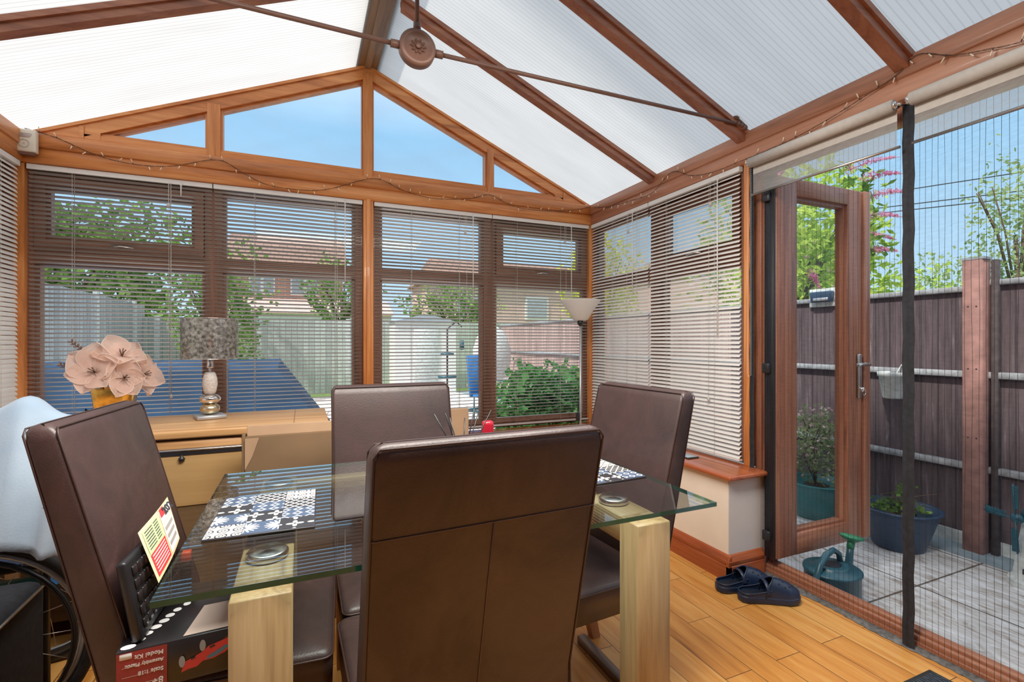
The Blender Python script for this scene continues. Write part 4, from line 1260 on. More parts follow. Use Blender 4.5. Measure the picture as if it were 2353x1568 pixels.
# folding table and cardboard in front of the sideboard
ft = thing('folded_table', 'beech veneer folding table with a black and silver top edge, in front of the sideboard', 'folding table', (-.45, 2.33, 0))
MB().box((-.35, 0, .50), (.45, .02, .708)).build('front_panel', 'veneer', ft)
MB().box((-.35, .004, .03), (.45, .016, .50)).build('lower_panel', 'veneer_dark', ft)
MB().rbox((-.35, -.006, .722), (.45, .024, .73), .002, 1).build('silver_edge', 'steel', ft)
MB().box((-.35, -.003, .706), (.45, .022, .7225)).build('black_edge', 'black', ft)
MB().lathe([(0, -.012), (.01, -.01), (.012, 0), (.006, .004), (.006, .012)], 16, c=(.0, -.004, .695), mat=None).build('catch_knob', 'black', ft)
for x in (-.34, .42): MB().rbox((x, .0, 0), (x + .02, .02, .05), .002, 1).build('leg', 'veneer', ft)
cb = thing('cardboard_box', 'flattened brown cardboard box leaning against the folded table', 'cardboard', (.04, 2.18, 0))
m = MB().rbox((-.25, -.012, 0), (.24, .012, .79), .003, 1); m.build('front_sheet', 'card', cb)
m = MB().rbox((-.245, .014, .02), (.23, .028, .83), .003, 1); m.build('rear_sheet', 'cardlight', cb)
m = MB().add([(-.25, -.013, .66), (-.25, -.013, .785), (-.20, -.0135, .785), (-.225, -.0135, .71)], [(0, 1, 2, 3)]); m.build('torn_flap', 'cardlight', cb)
m = MB().rbox((-.262, -.004, .2), (-.25, .03, .80), .003, 1); m.build('side_flap', 'card', cb)
tb2 = thing('tan_board', 'tan board with rounded corners standing beyond the far dining chair', 'board', (.77, 2.72, 0))
MB().rbox((-.13, 0, 0), (.13, .018, .775), .008, 3).build('board_sheet', 'cardlight', tb2)

# floor lamp
fl = thing('floor_lamp', 'slim silver floor lamp with white glass bowl in the back corner', 'floor lamp', (1.822, 2.98, 0))
MB().lathe([(0, 0), (.12, 0), (.125, .006), (.12, .014), (.03, .022), (.012, .04), (0, .04)], 36).build('base', 'silver', fl)
MB().tube([(0, 0, .03), (0, 0, 1.29)], .0075, 12).build('pole', 'silver', fl)
MB().lathe([(.008, 1.275), (.018, 1.285), (.024, 1.3), (.02, 1.318), (0, 1.318)], 20).build('bulb_cup', 'black', fl)
vs = []; n = 40; m = MB()
L = [(.0, 1.315), (.04, 1.316), (.055, 1.325), (.09, 1.385), (.142, 1.455), (.146, 1.463), (.140, 1.461), (.088, 1.39), (.05, 1.33), (0, 1.322)]
m.lathe(L, 40); m.build('glass_bowl', 'frost', fl)
MB().tube([(-.012, 0, .72), (-.018, 0, .6), (-.02, 0, .3), (-.015, 0, .05)], .002, 5).rbox((-.034, -.012, .60), (-.012, .010, .66), .004, 2).tube([(-.022, 0, .66), (-.012, 0, .76)], .002, 5).build('switch_cable', 'black', fl)

# small tablet on the side sill
sp = thing('tablet', 'small dark tablet lying on the red wooden sill behind the right chair', 'tablet', (1.97, 2.10, .5225))
MB().rbox((-.04, -.06, 0), (.04, .06, .008), .003, 2).build('tablet_body', 'black', sp)
MB().rbox((-.035, -.052, .0082), (.035, .052, .0088), .0002, 1).build('screen', 'printgrey', sp)

# ------------------------------------------------------------------ wheelchair, towel, suitcase
wc = thing('wheelchair', 'folded wheelchair with blue vinyl seat in the left corner', 'wheelchair', (-.93, 1.98, 0))
def wheel(nm, c, r, parent, nrm='Y'):
    K = 48
    ring = lambda rr: [(c[0] + rr * math.cos(2 * PI * j / K), c[1], c[2] + rr * math.sin(2 * PI * j / K)) for j in range(K)]
    w = MB().tube(ring(r - .016), .017, 10, closed=True).build(nm, 'tyre', parent)
    MB().tube(ring(r - .042), .010, 8, closed=True).build('rim', 'silver', w)
    m = MB()
    for j in range(18):
        a = 2 * PI * j / 18
        m.tube([(c[0] + .02 * math.cos(a + .6), c[1] - .015 * (-1) ** j, c[2] + .02 * math.sin(a + .6)), (c[0] + (r - .045) * math.cos(a), c[1], c[2] + (r - .045) * math.sin(a))], .001, 4)
    m.lathe([(0, -.03), (.022, -.03), (.022, .03), (0, .03)], 16, mat=Matrix.Translation(c) @ Matrix.Rotation(R(90), 4, 'X'))
    m.build('spokes', 'chrome', w)
    K2 = 40
    MB().tube([(c[0] + (r - .05) * math.cos(2 * PI * j / K2), c[1] - .035, c[2] + (r - .05) * math.sin(2 * PI * j / K2)) for j in range(K2)], .008, 6, closed=True).build('hand_rim', 'black', w)
wheel('wheel', (.06, -.13, .305), .305, wc); wheel('wheel', (.06, .30, .305), .305, wc)
for y in (-.09, .26):
    MB().tube([(.22, y, .12), (.22, y, .5), (.21, y, .90), (.20, y, .91), (.205, y, .912)], .012, 8).tube([(.22, y, .5), (-.05, y, .49), (-.2, y, .46), (-.27, y, .2)], .012, 8).tube([(.21, y, .66), (0, y, .67), (-.12, y, .66), (-.14, y, .5)], .012, 8).build('frame', 'black', wc)
MB().box((-.18, -.09, .495), (.22, .26, .505)).build('seat', 'bluecloth', wc)
vs = []
m = MB()
for i in range(7):
    for j in range(9):
        y = -.09 + .35 * j / 8
        vs.append((.225 + .03 * math.sin(PI * j / 8), y, .42 + .46 * i / 6))
m.add(vs, [(i * 9 + j, i * 9 + j + 1, i * 9 + j + 10, i * 9 + j + 9) for i in range(6) for j in range(8)], 0, True); m.build('backrest', 'bluecloth', wc)
MB().tube([(.255, -.10 + .37 * j / 10, .62 + .055 * math.sin(PI * j / 10)) for j in range(11)], .014, 8).build('rear_bar', 'black', wc)
for y in (-.06, .23): MB().lathe([(0, -.015), (.06, -.015), (.07, 0), (.06, .015), (0, .015)], 20, mat=Matrix.Translation((-.24, y, .07)) @ Matrix.Rotation(R(90), 4, 'X')).build('castor', 'tyre', wc)
MB().rbox((.05, -.02, .2), (.18, .06, .42), .02, 3).build('mint_bag', 'greenbottle', wc)

tw = MB(); vs = []; NU, NV = 34, 44
def towel_pt(u, v):
    # u: front hem .. ridge (.55) .. rear hem; v: left .. right end, which also hangs
    x = -1.16 + .53 * min(v, .86) / .86
    over = max(0, v - .86) / .14
    x += .05 * over
    ridge = .955 + .045 * math.exp(-((x + .735) / .05) ** 2) + .012 * math.sin(x * 22)
    ridge -= .09 * over ** 1.5
    s_ = (u - .55)
    if s_ < 0:
        t_ = -s_ / .55; L_ = .46 - .20 * max(0, v - .35)
        y = 1.85 - .05 * math.sqrt(t_) - .09 * t_ + .018 * math.sin(x * 46 + t_ * 2.2) * t_ + .01 * math.sin(x * 90) * t_
        z = ridge - L_ * t_ ** 1.15 - .03 * math.sin(PI * t_) * math.sin(x * 19)
    else:
        t_ = s_ / .45
        y = 1.85 + .05 * math.sqrt(t_) + .14 * t_ + .02 * math.sin(x * 40) * t_
        z = ridge + (.03 * math.sin(t_ * PI) if x > -.85 else 0) - .3 * t_ ** 1.6
    return (x, y, z)
for i in range(NU + 1):
    for j in range(NV + 1): vs.append(towel_pt(i / NU, j / NV))
tw.add(vs, [(i * (NV + 1) + j, i * (NV + 1) + j + 1, (i + 1) * (NV + 1) + j + 1, (i + 1) * (NV + 1) + j) for i in range(NU) for j in range(NV)], 0, True)
o = tw.build('towel', 'towel'); tag(o, 'pale blue towel draped over the wheelchair back at the left edge', 'towel')
sf = o.modifiers.new('thick', 'SOLIDIFY'); sf.thickness = .006

sc_ = thing('suitcase', 'black suitcase with a carry handle standing behind the left chair', 'suitcase', (-.74, 1.44, 0))
MB().rbox((-.12, -.28, .03), (.115, .235, .545), .03, 4).build('shell', 'blackcloth', sc_)
MB().tube([(.06, -.10, .545), (.06, -.09, .585), (.06, .09, .59), (.06, .10, .545)], .014, 8).build('carry_handle', 'black', sc_)
for dx in (.095, .118): MB().tube([(dx, -.26, .525), (dx, .2, .53)], .004, 6).build('zip', 'steel', sc_)
MB().rbox((.116, -.14, .05), (.126, -.10, .42), .003, 1).build('trim_strip', 'greyweb', sc_)
for y in (-.2, .16):
    for x in (-.07, .07): MB().lathe([(0, -.01), (.02, -.01), (.024, 0), (.02, .01), (0, .01)], 14, mat=Matrix.Translation((x, y, .024)) @ Matrix.Rotation(R(90), 4, 'Y')).build('castor', 'rubber', sc_)

# ------------------------------------------------------------------ clogs
def clog_base():
    t = thing('clog', '', 'shoe', (0, 0, 0), 0, 'pair of navy clogs by the patio door')
    def half(x):  # half width along length 0..1
        pts = [(0, .0), (.04, .028), (.12, .038), (.3, .038), (.45, .039), (.6, .045), (.78, .051), (.9, .045), (.97, .028), (1, 0)]
        for (a, wa), (b_, wb_) in zip(pts, pts[1:]):
            if a <= x <= b_:
                k_ = (x - a) / (b_ - a); k_ = k_ * k_ * (3 - 2 * k_); return wa + (wb_ - wa) * k_
        return 0
    Lg = .27; X = [i / 28 for i in range(29)]
    X[0] = .003; X[-1] = .997
    out = [(x * Lg - Lg / 2, half(x)) for x in X] + [(x * Lg - Lg / 2, -half(x)) for x in reversed(X)]
    m = MB(); K = len(out); vs = []
    for (s_, z) in ((.93, 0), (1.0, .006), (1.03, .014), (1.0, .02), (1.03, .027), (.98, .032), (.9, .026)):
        for (x, y) in out: vs.append((x * (1 + (s_ - 1) * .4), y * s_, z + .008 * max(0, (x / .135)) ** 3))
    m.add(vs, [(i * K + j, i * K + (j + 1) % K, (i + 1) * K + (j + 1) % K, (i + 1) * K + j) for i in range(6) for j in range(K)] + [tuple(range(K))[::-1], tuple(6 * K + j for j in range(K))], 0, True)
    m.build('sole', 'navyrubber', t)
    # toe box: arcs from the opening to the toe
    vs = []; n, k_ = 16, 14; holes = MB()
    def dome(x, a):
        w = half(x) * 1.0
        h = .020 + .060 * math.sin(min(1, (1 - x) / .52) * PI / 2) ** .75 if x < 1 else .02
        y = w * math.cos(a); z = .026 + (h - .0) * (math.sin(a) ** .75)
        return (x * Lg - Lg / 2, y, z)
    for i in range(n + 1):
        for j in range(k_ + 1):
            a = PI * j / k_
            x0 = .56 - .16 * abs(math.cos(a)) ** 2
            x = x0 + (.992 - x0) * i / n
            vs.append(dome(x, a))
    m = MB(); m.add(vs, [(i * (k_ + 1) + j, i * (k_ + 1) + j + 1, (i + 1) * (k_ + 1) + j + 1, (i + 1) * (k_ + 1) + j) for i in range(n) for j in range(k_)], 0, True)
    up = m.build('toe_box', 'navyrubber', t)
    for (xx, aa) in [(.62, .9), (.62, 1.57), (.62, 2.24), (.7, .75), (.7, 1.25), (.7, 1.9), (.7, 2.4), (.78, .95), (.78, 1.57), (.78, 2.2), (.85, 1.25), (.85, 1.9)]:
        c = Vector(dome(xx, aa)); c2 = Vector(dome(xx + .02, aa)); c3 = Vector(dome(xx, aa + .1))
        nn = (c2 - c).cross(c3 - c).normalized()
        if nn.z < 0: nn = -nn
        holes.lathe([(0, .0012), (.0042, .0012), (.0042, 0)], 10, mat=Matrix.Translation(c) @ nn.to_track_quat('Z', 'Y').to_matrix().to_4x4())
    holes.build('vent_holes', 'navydark', up)
    # heel wall
    m = MB(); vs = []; q = 30
    rim = []
    for i in range(q + 1):
        s_ = i / q
        x = .5 * abs(1 - 2 * s_) ** 1.2; x = max(.004, x)
        y = half(x) * (1 if s_ < .5 else -1)
        if abs(s_ - .5) < 1e-6: y = 0
        hz = .042 + .022 * (x / .5) ** 2
        p0 = (x * Lg - Lg / 2, y, .024); p1 = (x * Lg - Lg / 2 + .004 * (1 - x / .5), y * .97, hz)
        vs += [p0, p1]; rim.append(p1)
    m.add(vs, [(2 * i, 2 * i + 1, 2 * i + 3, 2 * i + 2) for i in range(q)], 0, True)
    hw_ = m.build('heel_wall', 'navyrubber', t)
    front = [dome(.56 - .16 * abs(math.cos(PI * j / 14)) ** 2, PI * j / 14) for j in range(15)]
    MB().tube(rim, .003, 6).build('rim', 'navyrubber', hw_)
    MB().tube(front, .0035, 6).build('opening_rim', 'navyrubber', up)
    st = [(-.018 + .012 * math.sin(PI * j / 12), .043 * math.cos(PI * j / 12), .045 + .046 * math.sin(PI * j / 12)) for j in range(13)]
    m = MB(); vs = []
    for (x, y, z) in st: vs += [(x - .008 - (z - .05) * .35, y, z), (x + .008 - (z - .05) * .35, y, z), (x + .008 - (z - .05) * .35, y * 1.04, z + .003), (x - .008 - (z - .05) * .35, y * 1.04, z + .003)]
    m.add(vs, [(i * 4 + j, i * 4 + (j + 1) % 4, i * 4 + 4 + (j + 1) % 4, i * 4 + 4 + j) for i in range(12) for j in range(4)], 0, True)
    m.build('heel_strap', 'navyrubber', t)
    # footbed
    m = MB().add([(x * .93, y * .9, .029) for x, y in out], [tuple(range(K))]); m.build('footbed', 'navydark', t)
    return t
cl = clog_base(); cl['label'] = 'navy foam clog nearer the camera, toe against the door threshold'
cl.location = (1.925, 1.540, .0); cl.rotation_euler = (0, 0, R(-27))
c2 = copy_tree(cl); c2['label'] = 'navy foam clog tucked against the skirting, behind the other clog'
c2.location = (1.905, 1.662, 0); c2.rotation_euler = (0, 0, R(-14))

dm = thing('doormat', 'dark ribbed doormat at the patio door, cut by the bottom right corner', 'doormat', (1.72, .6, .0))
m = MB().rbox((-.36, -.45, 0), (.315, .385, .009), .003, 1); m.build('backing', 'rubber', dm)
m = MB()
for i in range(52):
    x = -.345 + i * .0125
    m.box((x, -.43, .009), (x + .007, .368, .013))
m.build('ribs', 'mat', dm)
fb = MB().rbox((.975, .95, 0), (1.01, 1.62, .03), .003, 1).build('floor_bar', 'greyweb')
fb.data.materials.clear(); fb.data.materials.append(plain('taupe_metal', (.13, .10, .085), .4))
tag(fb, 'taupe metal bar lying on the floor under the right chair', 'metal bar')

# ------------------------------------------------------------------ outside, right
GZ = -.12
struct('ground_patio', MB().box((2.23, -4, GZ - .1), (3.62, 12, GZ)), 'slab')
struct('ground_edging', MB().box((3.62, -4, GZ - .1), (3.95, 12, GZ + .004)), 'edging')
struct('ground_yard', MB().box((-30, 3.42, GZ - .1), (2.23, 12, GZ - .002)), 'paving')
struct('ground_lawn', MB().box((-40, 12, GZ - .15), (60, 70, GZ - .01)), 'grass')
struct('ground_beyond', MB().box((3.95, -10, GZ - .15), (60, 12, GZ - .02)), 'grass')
struct('ground_side', MB().box((-30, -10, GZ - .1), (-1.5, 3.42, GZ - .002)), 'paving')

FX = 3.85
gf = thing('garden_fence', 'dark stained board fence with weathered rails behind the patio', 'fence', (FX, 2.0, GZ))
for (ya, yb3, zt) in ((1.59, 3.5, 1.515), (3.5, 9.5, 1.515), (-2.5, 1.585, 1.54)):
    MB().box((0, ya - 2, 0), (.02, yb3 - 2, zt - GZ - .02)).build('board_panel', 'fencesunlit' if ya > 3 else 'fencedark', gf)
    MB().rbox((-.03, ya - 2, zt - GZ - .035), (.04, yb3 - 2, zt - GZ + .0), .004, 1).build('capping', 'fencerail', gf)
    for z in (.96, .385): MB().rbox((-.045, ya - 2, z - GZ - .018), (0, yb3 - 2, z - GZ + .022), .004, 1).build('rail', 'fencerail', gf)
MB().box((-.01, -4.4, 0), (.0, 7.5, .08)).build('gravel_board', 'whitewash', gf)
fp = thing('fence_post', 'red oxide square fence post standing against the dark fence', 'post', (3.79, 1.59, GZ))
MB().rbox((-.05, -.05, 0), (.045, .05, 1.79), .005, 1).build('post_body', 'postpink', fp)
MB().box((-.052, -.055, 1.785), (.05, .055, 1.80)).build('post_cap', 'fencerail', fp)
m = MB()
for z in (1.5, .7, 1.12):
    for y in (-.02, .02): m.lathe([(0, .001), (.005, 0)], 8, mat=Matrix.Translation((-.0505, y, z)) @ Matrix.Rotation(R(-90), 4, 'Y'))
m.build('bolt_heads', 'printdark', fp)
fk = MB().rbox((3.80, 1.495, GZ), (3.838, 1.528, 1.66), .004, 1).build('timber_batten', 'battendark')
tag(fk, 'dark timber batten fixed beside the red oxide post', 'batten')

sw = thing('solar_light', 'grey solar wall light on a white board at the fence top', 'light', (3.835, 2.555, 1.515))
MB().rbox((-.012, -.125, -.07), (0, .125, .075), .003, 1).build('mounting_board', 'whitewash', sw)
MB().rbox((-.06, -.08, -.035), (-.012, .09, .05), .012, 3, warp=lambda p: (p[0] - .03 * max(0, p[2]) * 10 * .1, p[1] * (1 + p[2] * 2), p[2])).build('lamp_body', 'bluepot', sw)
MB().rbox((-.063, -.06, -.025), (-.058, .06, -.002), .002, 1).build('lens', 'silver', sw)

def pot(nm, label, cat, loc, r0, r1, h, mat):
    t = thing(nm, label, cat, loc)
    MB().lathe([(0, 0), (r0, 0), (r0 + .006, .01), (r1 * .93, h - .05), (r1 * .96, h - .045), (r1 * .99, h - .01), (r1 * 1.05, h - .008), (r1 * 1.06, h), (r1 * .97, h + .002), (r1 * .93, h - .03), (0, h - .035)], 40).build('pot_body', mat, t)
    MB().lathe([(0, .002), (r1 * .92, 0)], 30, c=(0, 0, h - .034)).build('compost', 'soil', t)
    return t
def leaves(mb, n, fn, size, rng, asp=2.2, mi=0, droop=0):
    for _ in range(n):
        p, s_ = fn(rng)
        L = size * rng.uniform(.6, 1.3) * s_; W = L / asp
        d = Vector((rng.gauss(0, 1), rng.gauss(0, 1), rng.gauss(0, .7) - droop)).normalized()
        q = d.cross(Vector((rng.gauss(0, 1), rng.gauss(0, 1), rng.gauss(0, 1)))).normalized()
        p = Vector(p)
        mb.add([p - d * L / 2, p + q * W / 2, p + d * L / 2, p - q * W / 2], [(0, 1, 2, 3)], mi)
def blob(rx, ry, rz, cz=0, shell=.5):
    def f(rng):
        while True:
            v = Vector((rng.uniform(-1, 1), rng.uniform(-1, 1), rng.uniform(-1, 1)))
            if shell < v.length < 1: break
            if v.length < 1 and rng.random() < .25: break
        k_ = 1 + .18 * math.sin(v.x * 7 + v.z * 5) + .12 * math.sin(v.y * 9)
        return (v.x * rx * k_, v.y * ry * k_, cz + v.z * rz * k_), 1
    return f
p1 = pot('flower_pot', 'teal round planter seen through the open door glass', 'planter', (3.5, 2.40, GZ), .15, .21, .255, 'tealmid')
bu = thing('flowering_shrub', 'bushy shrub with small pink flowers growing in the teal planter', 'shrub', (3.5, 2.40, .13))
rng = random.Random(5)
m = MB(); leaves(m, 1500, blob(.2, .2, .27, .27, .3), .035, rng); m.build('foliage', 'leafsoft', bu)
m = MB(); leaves(m, 170, blob(.21, .21, .28, .29, .85), .03, rng, 1.1); m.build('blossoms', 'palepink', bu)
m = MB()
for i in range(7): m.tube([(0, 0, -.03), (rng.uniform(-.1, .1), rng.uniform(-.1, .1), .2), (rng.uniform(-.16, .16), rng.uniform(-.16, .16), .45)], .004, 5)
m.build('stems', 'bark', bu)
p2 = pot('plant_tub', 'dark blue round tub beside the black screen strip', 'planter', (3.44, 1.83, GZ), .13, .21, .25, 'bluepot')
sp2 = thing('strawberry_plant', 'low leafy plant trailing in the dark blue tub', 'plant', (3.44, 1.83, .1))
m = MB(); leaves(m, 170, blob(.16, .16, .03, .03, .1), .035, rng, 1.2); leaves(m, 40, lambda r_: ((.04 + r_.gauss(0, .025), -.02 + r_.gauss(0, .025), .12 + r_.uniform(-.03, .05)), 1), .035, rng, 1.2)
m.build('foliage', 'leaf', sp2)
m = MB()
for i in range(9): m.tube([(rng.uniform(-.05, .05), rng.uniform(-.05, .05), -.02), (rng.uniform(-.12, .12), rng.uniform(-.12, .12), .08), (rng.uniform(-.16, .16), rng.uniform(-.16, .16), rng.uniform(.02, .14))], .002, 4)
m.build('stems', 'bark', sp2)

hb = thing('hanging_bucket', 'white wall planter hooked on the fence rail behind the black strip', 'planter', (3.74, 2.02, .775))
MB().lathe([(0, 0), (.055, 0), (.06, .01), (.082, .15), (.088, .152), (.09, .18), (.084, .182), (.078, .16), (0, .15)], 28).build('bucket', 'whitewash', hb)
MB().tube([(.0, -.02, .17), (.06, -.02, .23), (.08, -.02, .2)], .004, 5).build('hook', 'whitewash', hb)
MB().lathe([(0, .001), (.078, 0)], 20, c=(0, 0, .165)).build('compost', 'postpink', hb)

wn = thing('windmill_ornament', 'small white windmill garden ornament with blue sails beside the fence', 'garden ornament', (3.53, 1.225, GZ))
MB().lathe([(0, 0), (.12, 0), (.12, .03), (.105, .04), (.1, .05), (.06, .36), (.058, .365), (0, .365)], 12, smooth=False).build('tower', 'whitewash', wn)
MB().lathe([(.07, .36), (.065, .38), (.045, .42), (.0, .455)], 16).build('cap', 'tealdark', wn)
MB().lathe([(0, -.03), (.02, -.028), (.028, 0), (.02, .01), (0, .012)], 16, mat=Matrix.Translation((-.085, .055, .355)) @ Matrix.Rotation(R(-90), 4, 'Y') @ Matrix.Rotation(0, 4, 'X')).build('hub', 'tealdark', wn)
hub = Vector((-.092, .058, .355))
aX = Vector((.45, .89, 0)).normalized()
for ang in (8, 98, 188, 278):
    a = R(ang - 12); dr = aX * math.cos(a) + Vector((0, 0, 1)) * math.sin(a); pr_ = aX * -math.sin(a) + Vector((0, 0, 1)) * math.cos(a)
    m = MB(); p = lambda s_, t_: tuple(hub + dr * s_ + pr_ * t_)
    m.tube([p(0, 0), p(.18, 0)], .004, 5)
    m.add([p(.05, -.008), p(.17, -.012), p(.175, .03), p(.055, .024)], [(0, 1, 2, 3)])
    for q in range(7): m.tube([p(.055 + q * .018, -.012), p(.055 + q * .018, .03)], .0018, 4)
    m.build('sail', 'tealdark', wn)
m = MB()
for z, r_ in ((.09, .097), (.18, .079), (.26, .065)):
    for a in (215, 170, 255):
        c = Vector((r_ * math.cos(R(a)), r_ * math.sin(R(a)), z))
        m.rbox((-.012, -.004, -.014), (.012, .006, .014), .001, 1, mat=Matrix.Translation(c) @ Matrix.Rotation(R(a + 90), 4, 'Z'))
m.build('window_openings', 'printdark', wn)

wt = thing('watering_can', 'dark teal watering can with green rose outside the door threshold', 'watering can', (2.355, 1.535, GZ), R(6))
SX, SY = 1.12, 1.04
MB().lathe([(0, 0), (.105, 0), (.112, .008), (.112, .175), (.118, .18), (.118, .188), (.11, .192), (.07, .198), (.07, .206), (.062, .208)], 40, sx=SX, sy=SY).build('can_body', 'tealdark', wt)
MB().lathe([(.062, .2085), (.05, .2095), (.0, .2095)], 30, sx=.75, sy=.6).build('filler_opening', 'navydark', wt)
MB().tube([(.115, 0, .06), (.145, 0, .15), (.16, 0, .22), (.17, 0, .265)], [.022, .019, .016, .014], 14).build('spout', 'tealdark', wt)
rs = MB().tube([(.166, 0, .25), (.175, 0, .285)], .017, 14).lathe([(.014, 0), (.05, .022), (.052, .027), (.048, .034), (0, .038)], 28, mat=Matrix.Translation((.173, 0, .278)) @ Matrix.Rotation(R(12), 4, 'Y'))
rs.build('rose', 'greenplastic', wt)
hp_ = [(.075, 0, .19), (.06, 0, .245), (.01, 0, .275), (-.05, 0, .265), (-.105, 0, .225), (-.145, 0, .16), (-.145, 0, .09), (-.115, 0, .04)]
MB().tube(hp_, [.013, .013, .013, .015, .014, .015, .014, .012], 12).build('handle', 'tealdark', wt)

# plants and trees beyond the fence
def tree(nm, label, cat, loc, rx, ry, rz, cz, n, size, mat, asp=2.2, shell=.45, group=None, trunk=.07, seed=1, droop=0, flowers=0):
    t = thing(nm, label, cat, loc, 0, group)
    rng = random.Random(seed); m = MB()
    leaves(m, n, blob(rx, ry, rz, cz, shell), size, rng, asp, 0, droop); m.build('foliage', mat, t)
    m = MB(); m.tube([(0, 0, 0), (.04, 0, cz * .5), (0, .03, cz)], [trunk, trunk * .8, trunk * .5], 8)
    for i in range(6):
        a = rng.uniform(0, 6.28); m.tube([(0, 0, cz * .6), (rx * .4 * math.cos(a), ry * .4 * math.sin(a), cz), (rx * .8 * math.cos(a), ry * .8 * math.sin(a), cz + rz * .5)], [trunk * .4, trunk * .25, .008], 5)
    m.build('trunk', 'bark', t)
    return t
bd = tree('buddleia_shrub', 'tall lime green buddleia with pink flower spikes behind the open door', 'shrub', (4.95, 3.75, GZ), .85, 1.0, 1.15, 2.15, 5200, .11, 'leaflime', 2.6, .3, seed=11)
def spike(p, d, L):
    m = MB(); rng = random.Random(int(p[2] * 1000)); d = Vector(d).normalized(); K = 320
    pts = []
    for i in range(K):
        t_ = rng.random(); c = Vector(p) + d * L * t_ + Vector((0, 0, -.25 * L * t_ * t_))
        r_ = .042 * (1 - .8 * t_); q = Vector((rng.gauss(0, 1), rng.gauss(0, 1), rng.gauss(0, 1))).normalized() * r_
        c = c + q; e = q.normalized() * .010; f_ = e.cross(d).normalized() * .006
        m.add([c - e, c + f_, c + e, c - f_], [(0, 1, 2, 3)])
    m.tube([p, tuple(Vector(p) + d * L * .5 + Vector((0, 0, -.0625 * L))), tuple(Vector(p) + d * L * 1.1 + Vector((0, 0, -.3 * L)))], .003, 4)
    m.build('flower_spike', 'pinkflower', bd)
O = Vector(bd.location)
for p, d, L in (((4.5, 2.82, 2.70), (.1, -1, .28), .40), ((4.5, 2.62, 2.42), (.1, -1, .15), .3), ((4.5, 2.68, 2.26), (.1, -1, .05), .28), ((4.45, 2.62, 2.58), (.1, -1, .1), .25), ((4.5, 2.75, 2.12), (.1, -1, -.05), .3), ((4.3, 3.0, 1.80), (.1, -.6, -.9), .14), ((4.5, 2.62, 1.95), (.1, -1, .1), .2), ((4.3, 3.4, 2.75), (-.3, -.6, .3), .25)):
    spike(tuple(Vector(p) - O), d, L)
m = MB(); rng = random.Random(21)
for p in ((4.5, 2.75, 2.62), (4.48, 2.62, 2.50), (4.5, 2.68, 2.3), (4.5, 2.66, 2.16), (4.5, 2.62, 1.92), (4.48, 2.55, 1.98), (4.5, 2.78, 2.0)):
    for _ in range(16):
        leaves(m, 1, lambda r_: (Vector(p) - O + Vector((r_.gauss(0, .05), r_.gauss(0, .07), r_.gauss(0, .06))), 1), .11, rng, 2.6, 0, .5)
m.build('side_leaves', 'leaf', bd)
TG = 'trees beyond the dark fence'
for i, (loc, rx, ry, rz, cz, n, sz, mt, lab) in enumerate([
    ((9.6, 3.55, GZ), .75, .55, 1.25, 2.85, 1500, .09, 'leafsoft', 'tall thin birch with sparse crown beyond the right end of the fence'),
    ((7.5, 3.9, GZ), 1.0, .9, 1.0, 1.25, 2400, .09, 'leaflime', 'low lime hedge shrub just over the fence, right of the door leaf'),
    ((6.9, 1.9, GZ), .9, .75, .95, 1.15, 2200, .09, 'leaflime', 'low lime hedge shrub over the fence, between screen strip and post'),
    ((10.5, 4.9, GZ), 1.2, .6, 1.0, 1.9, 1500, .1, 'leafsoft', 'pale feathery tree behind the lime hedge shrubs')]):
    tree('birch_tree' if i == 0 else ('feathery_tree' if i == 3 else 'hedge_shrub'), lab, 'tree' if i in (0, 3) else 'shrub', loc, rx, ry, rz, cz, n, sz, mt, seed=30 + i, group=TG, shell=.1, trunk=.05)
m = MB()
for dz in (0, .12, .45): m.tube([(14, 14, 5.3 + dz), (14, 5, 4.2 + dz * 1.2), (14, -6, 3.9 + dz)], .012, 4)
tag(m.build('overhead_wires', 'black'), 'thin dark overhead wires crossing the sky right of the door leaf', 'wires')

# ------------------------------------------------------------------ outside, behind the blinds
sfn = thing('side_fence', 'grey timber side fence running back along the left of the yard', 'fence', (-3.2, 8.2, GZ))
MB().box((-.02, -4.8, 0), (0, 4.8, 2.08)).build('board_panel', 'fencegrey', sfn)
for y in range(-4, 6, 2): MB().box((-.01, y - .05, 0), (.05, y + .05, 2.12)).build('post', 'whitewash', sfn)
bfn = thing('back_fence', 'pale green board fence across the end of the yard', 'fence', (0, 12.9, GZ))
MB().box((-3.2, 0, 0), (9, .03, 1.8)).build('board_panel', 'fencepale', bfn)
for x in range(-3, 10, 2): MB().box((x, -.04, 0), (x + .1, .0, 1.85)).build('post', 'whitewash', bfn)
tree('ivy_tree', 'dense green tree behind the side fence, seen through the leftmost blind', 'tree', (-5.5, 15.3, GZ), 2.8, 1.6, 1.9, 3.0, 6500, .22, 'leaf', 1.5, .5, 'trees behind the back yard', .12, 41)
tree('ivy_tree', 'green tree over the back fence, between leftmost blind and lamp', 'tree', (-1.6, 11.7, GZ), .9, 1.0, 1.6, 1.9, 2600, .13, 'leaf', 1.5, .4, 'trees behind the back yard', .1, 42)
tree('ivy_tree', 'small green tree seen left of the middle window post', 'tree', (1.0, 14.2, GZ), 1.0, .9, 1.0, 2.6, 1800, .13, 'leaf', 1.5, .4, 'trees behind the back yard', .1, 43)
tree('ivy_tree', 'mid green tree seen above the blue garden chair', 'tree', (4.3, 14.6, GZ), 1.5, 1.0, .9, 2.2, 2600, .12, 'leaf', 1.5, .3, 'trees behind the back yard', .1, 44)
tree('golden_tree', 'yellow green tree behind the floor lamp window', 'tree', (7.2, 10.8, GZ), 1.1, 1.0, 1.5, 2.6, 3200, .13, 'leafyellow', 1.6, .4, 'trees behind the back yard', .1, 45)
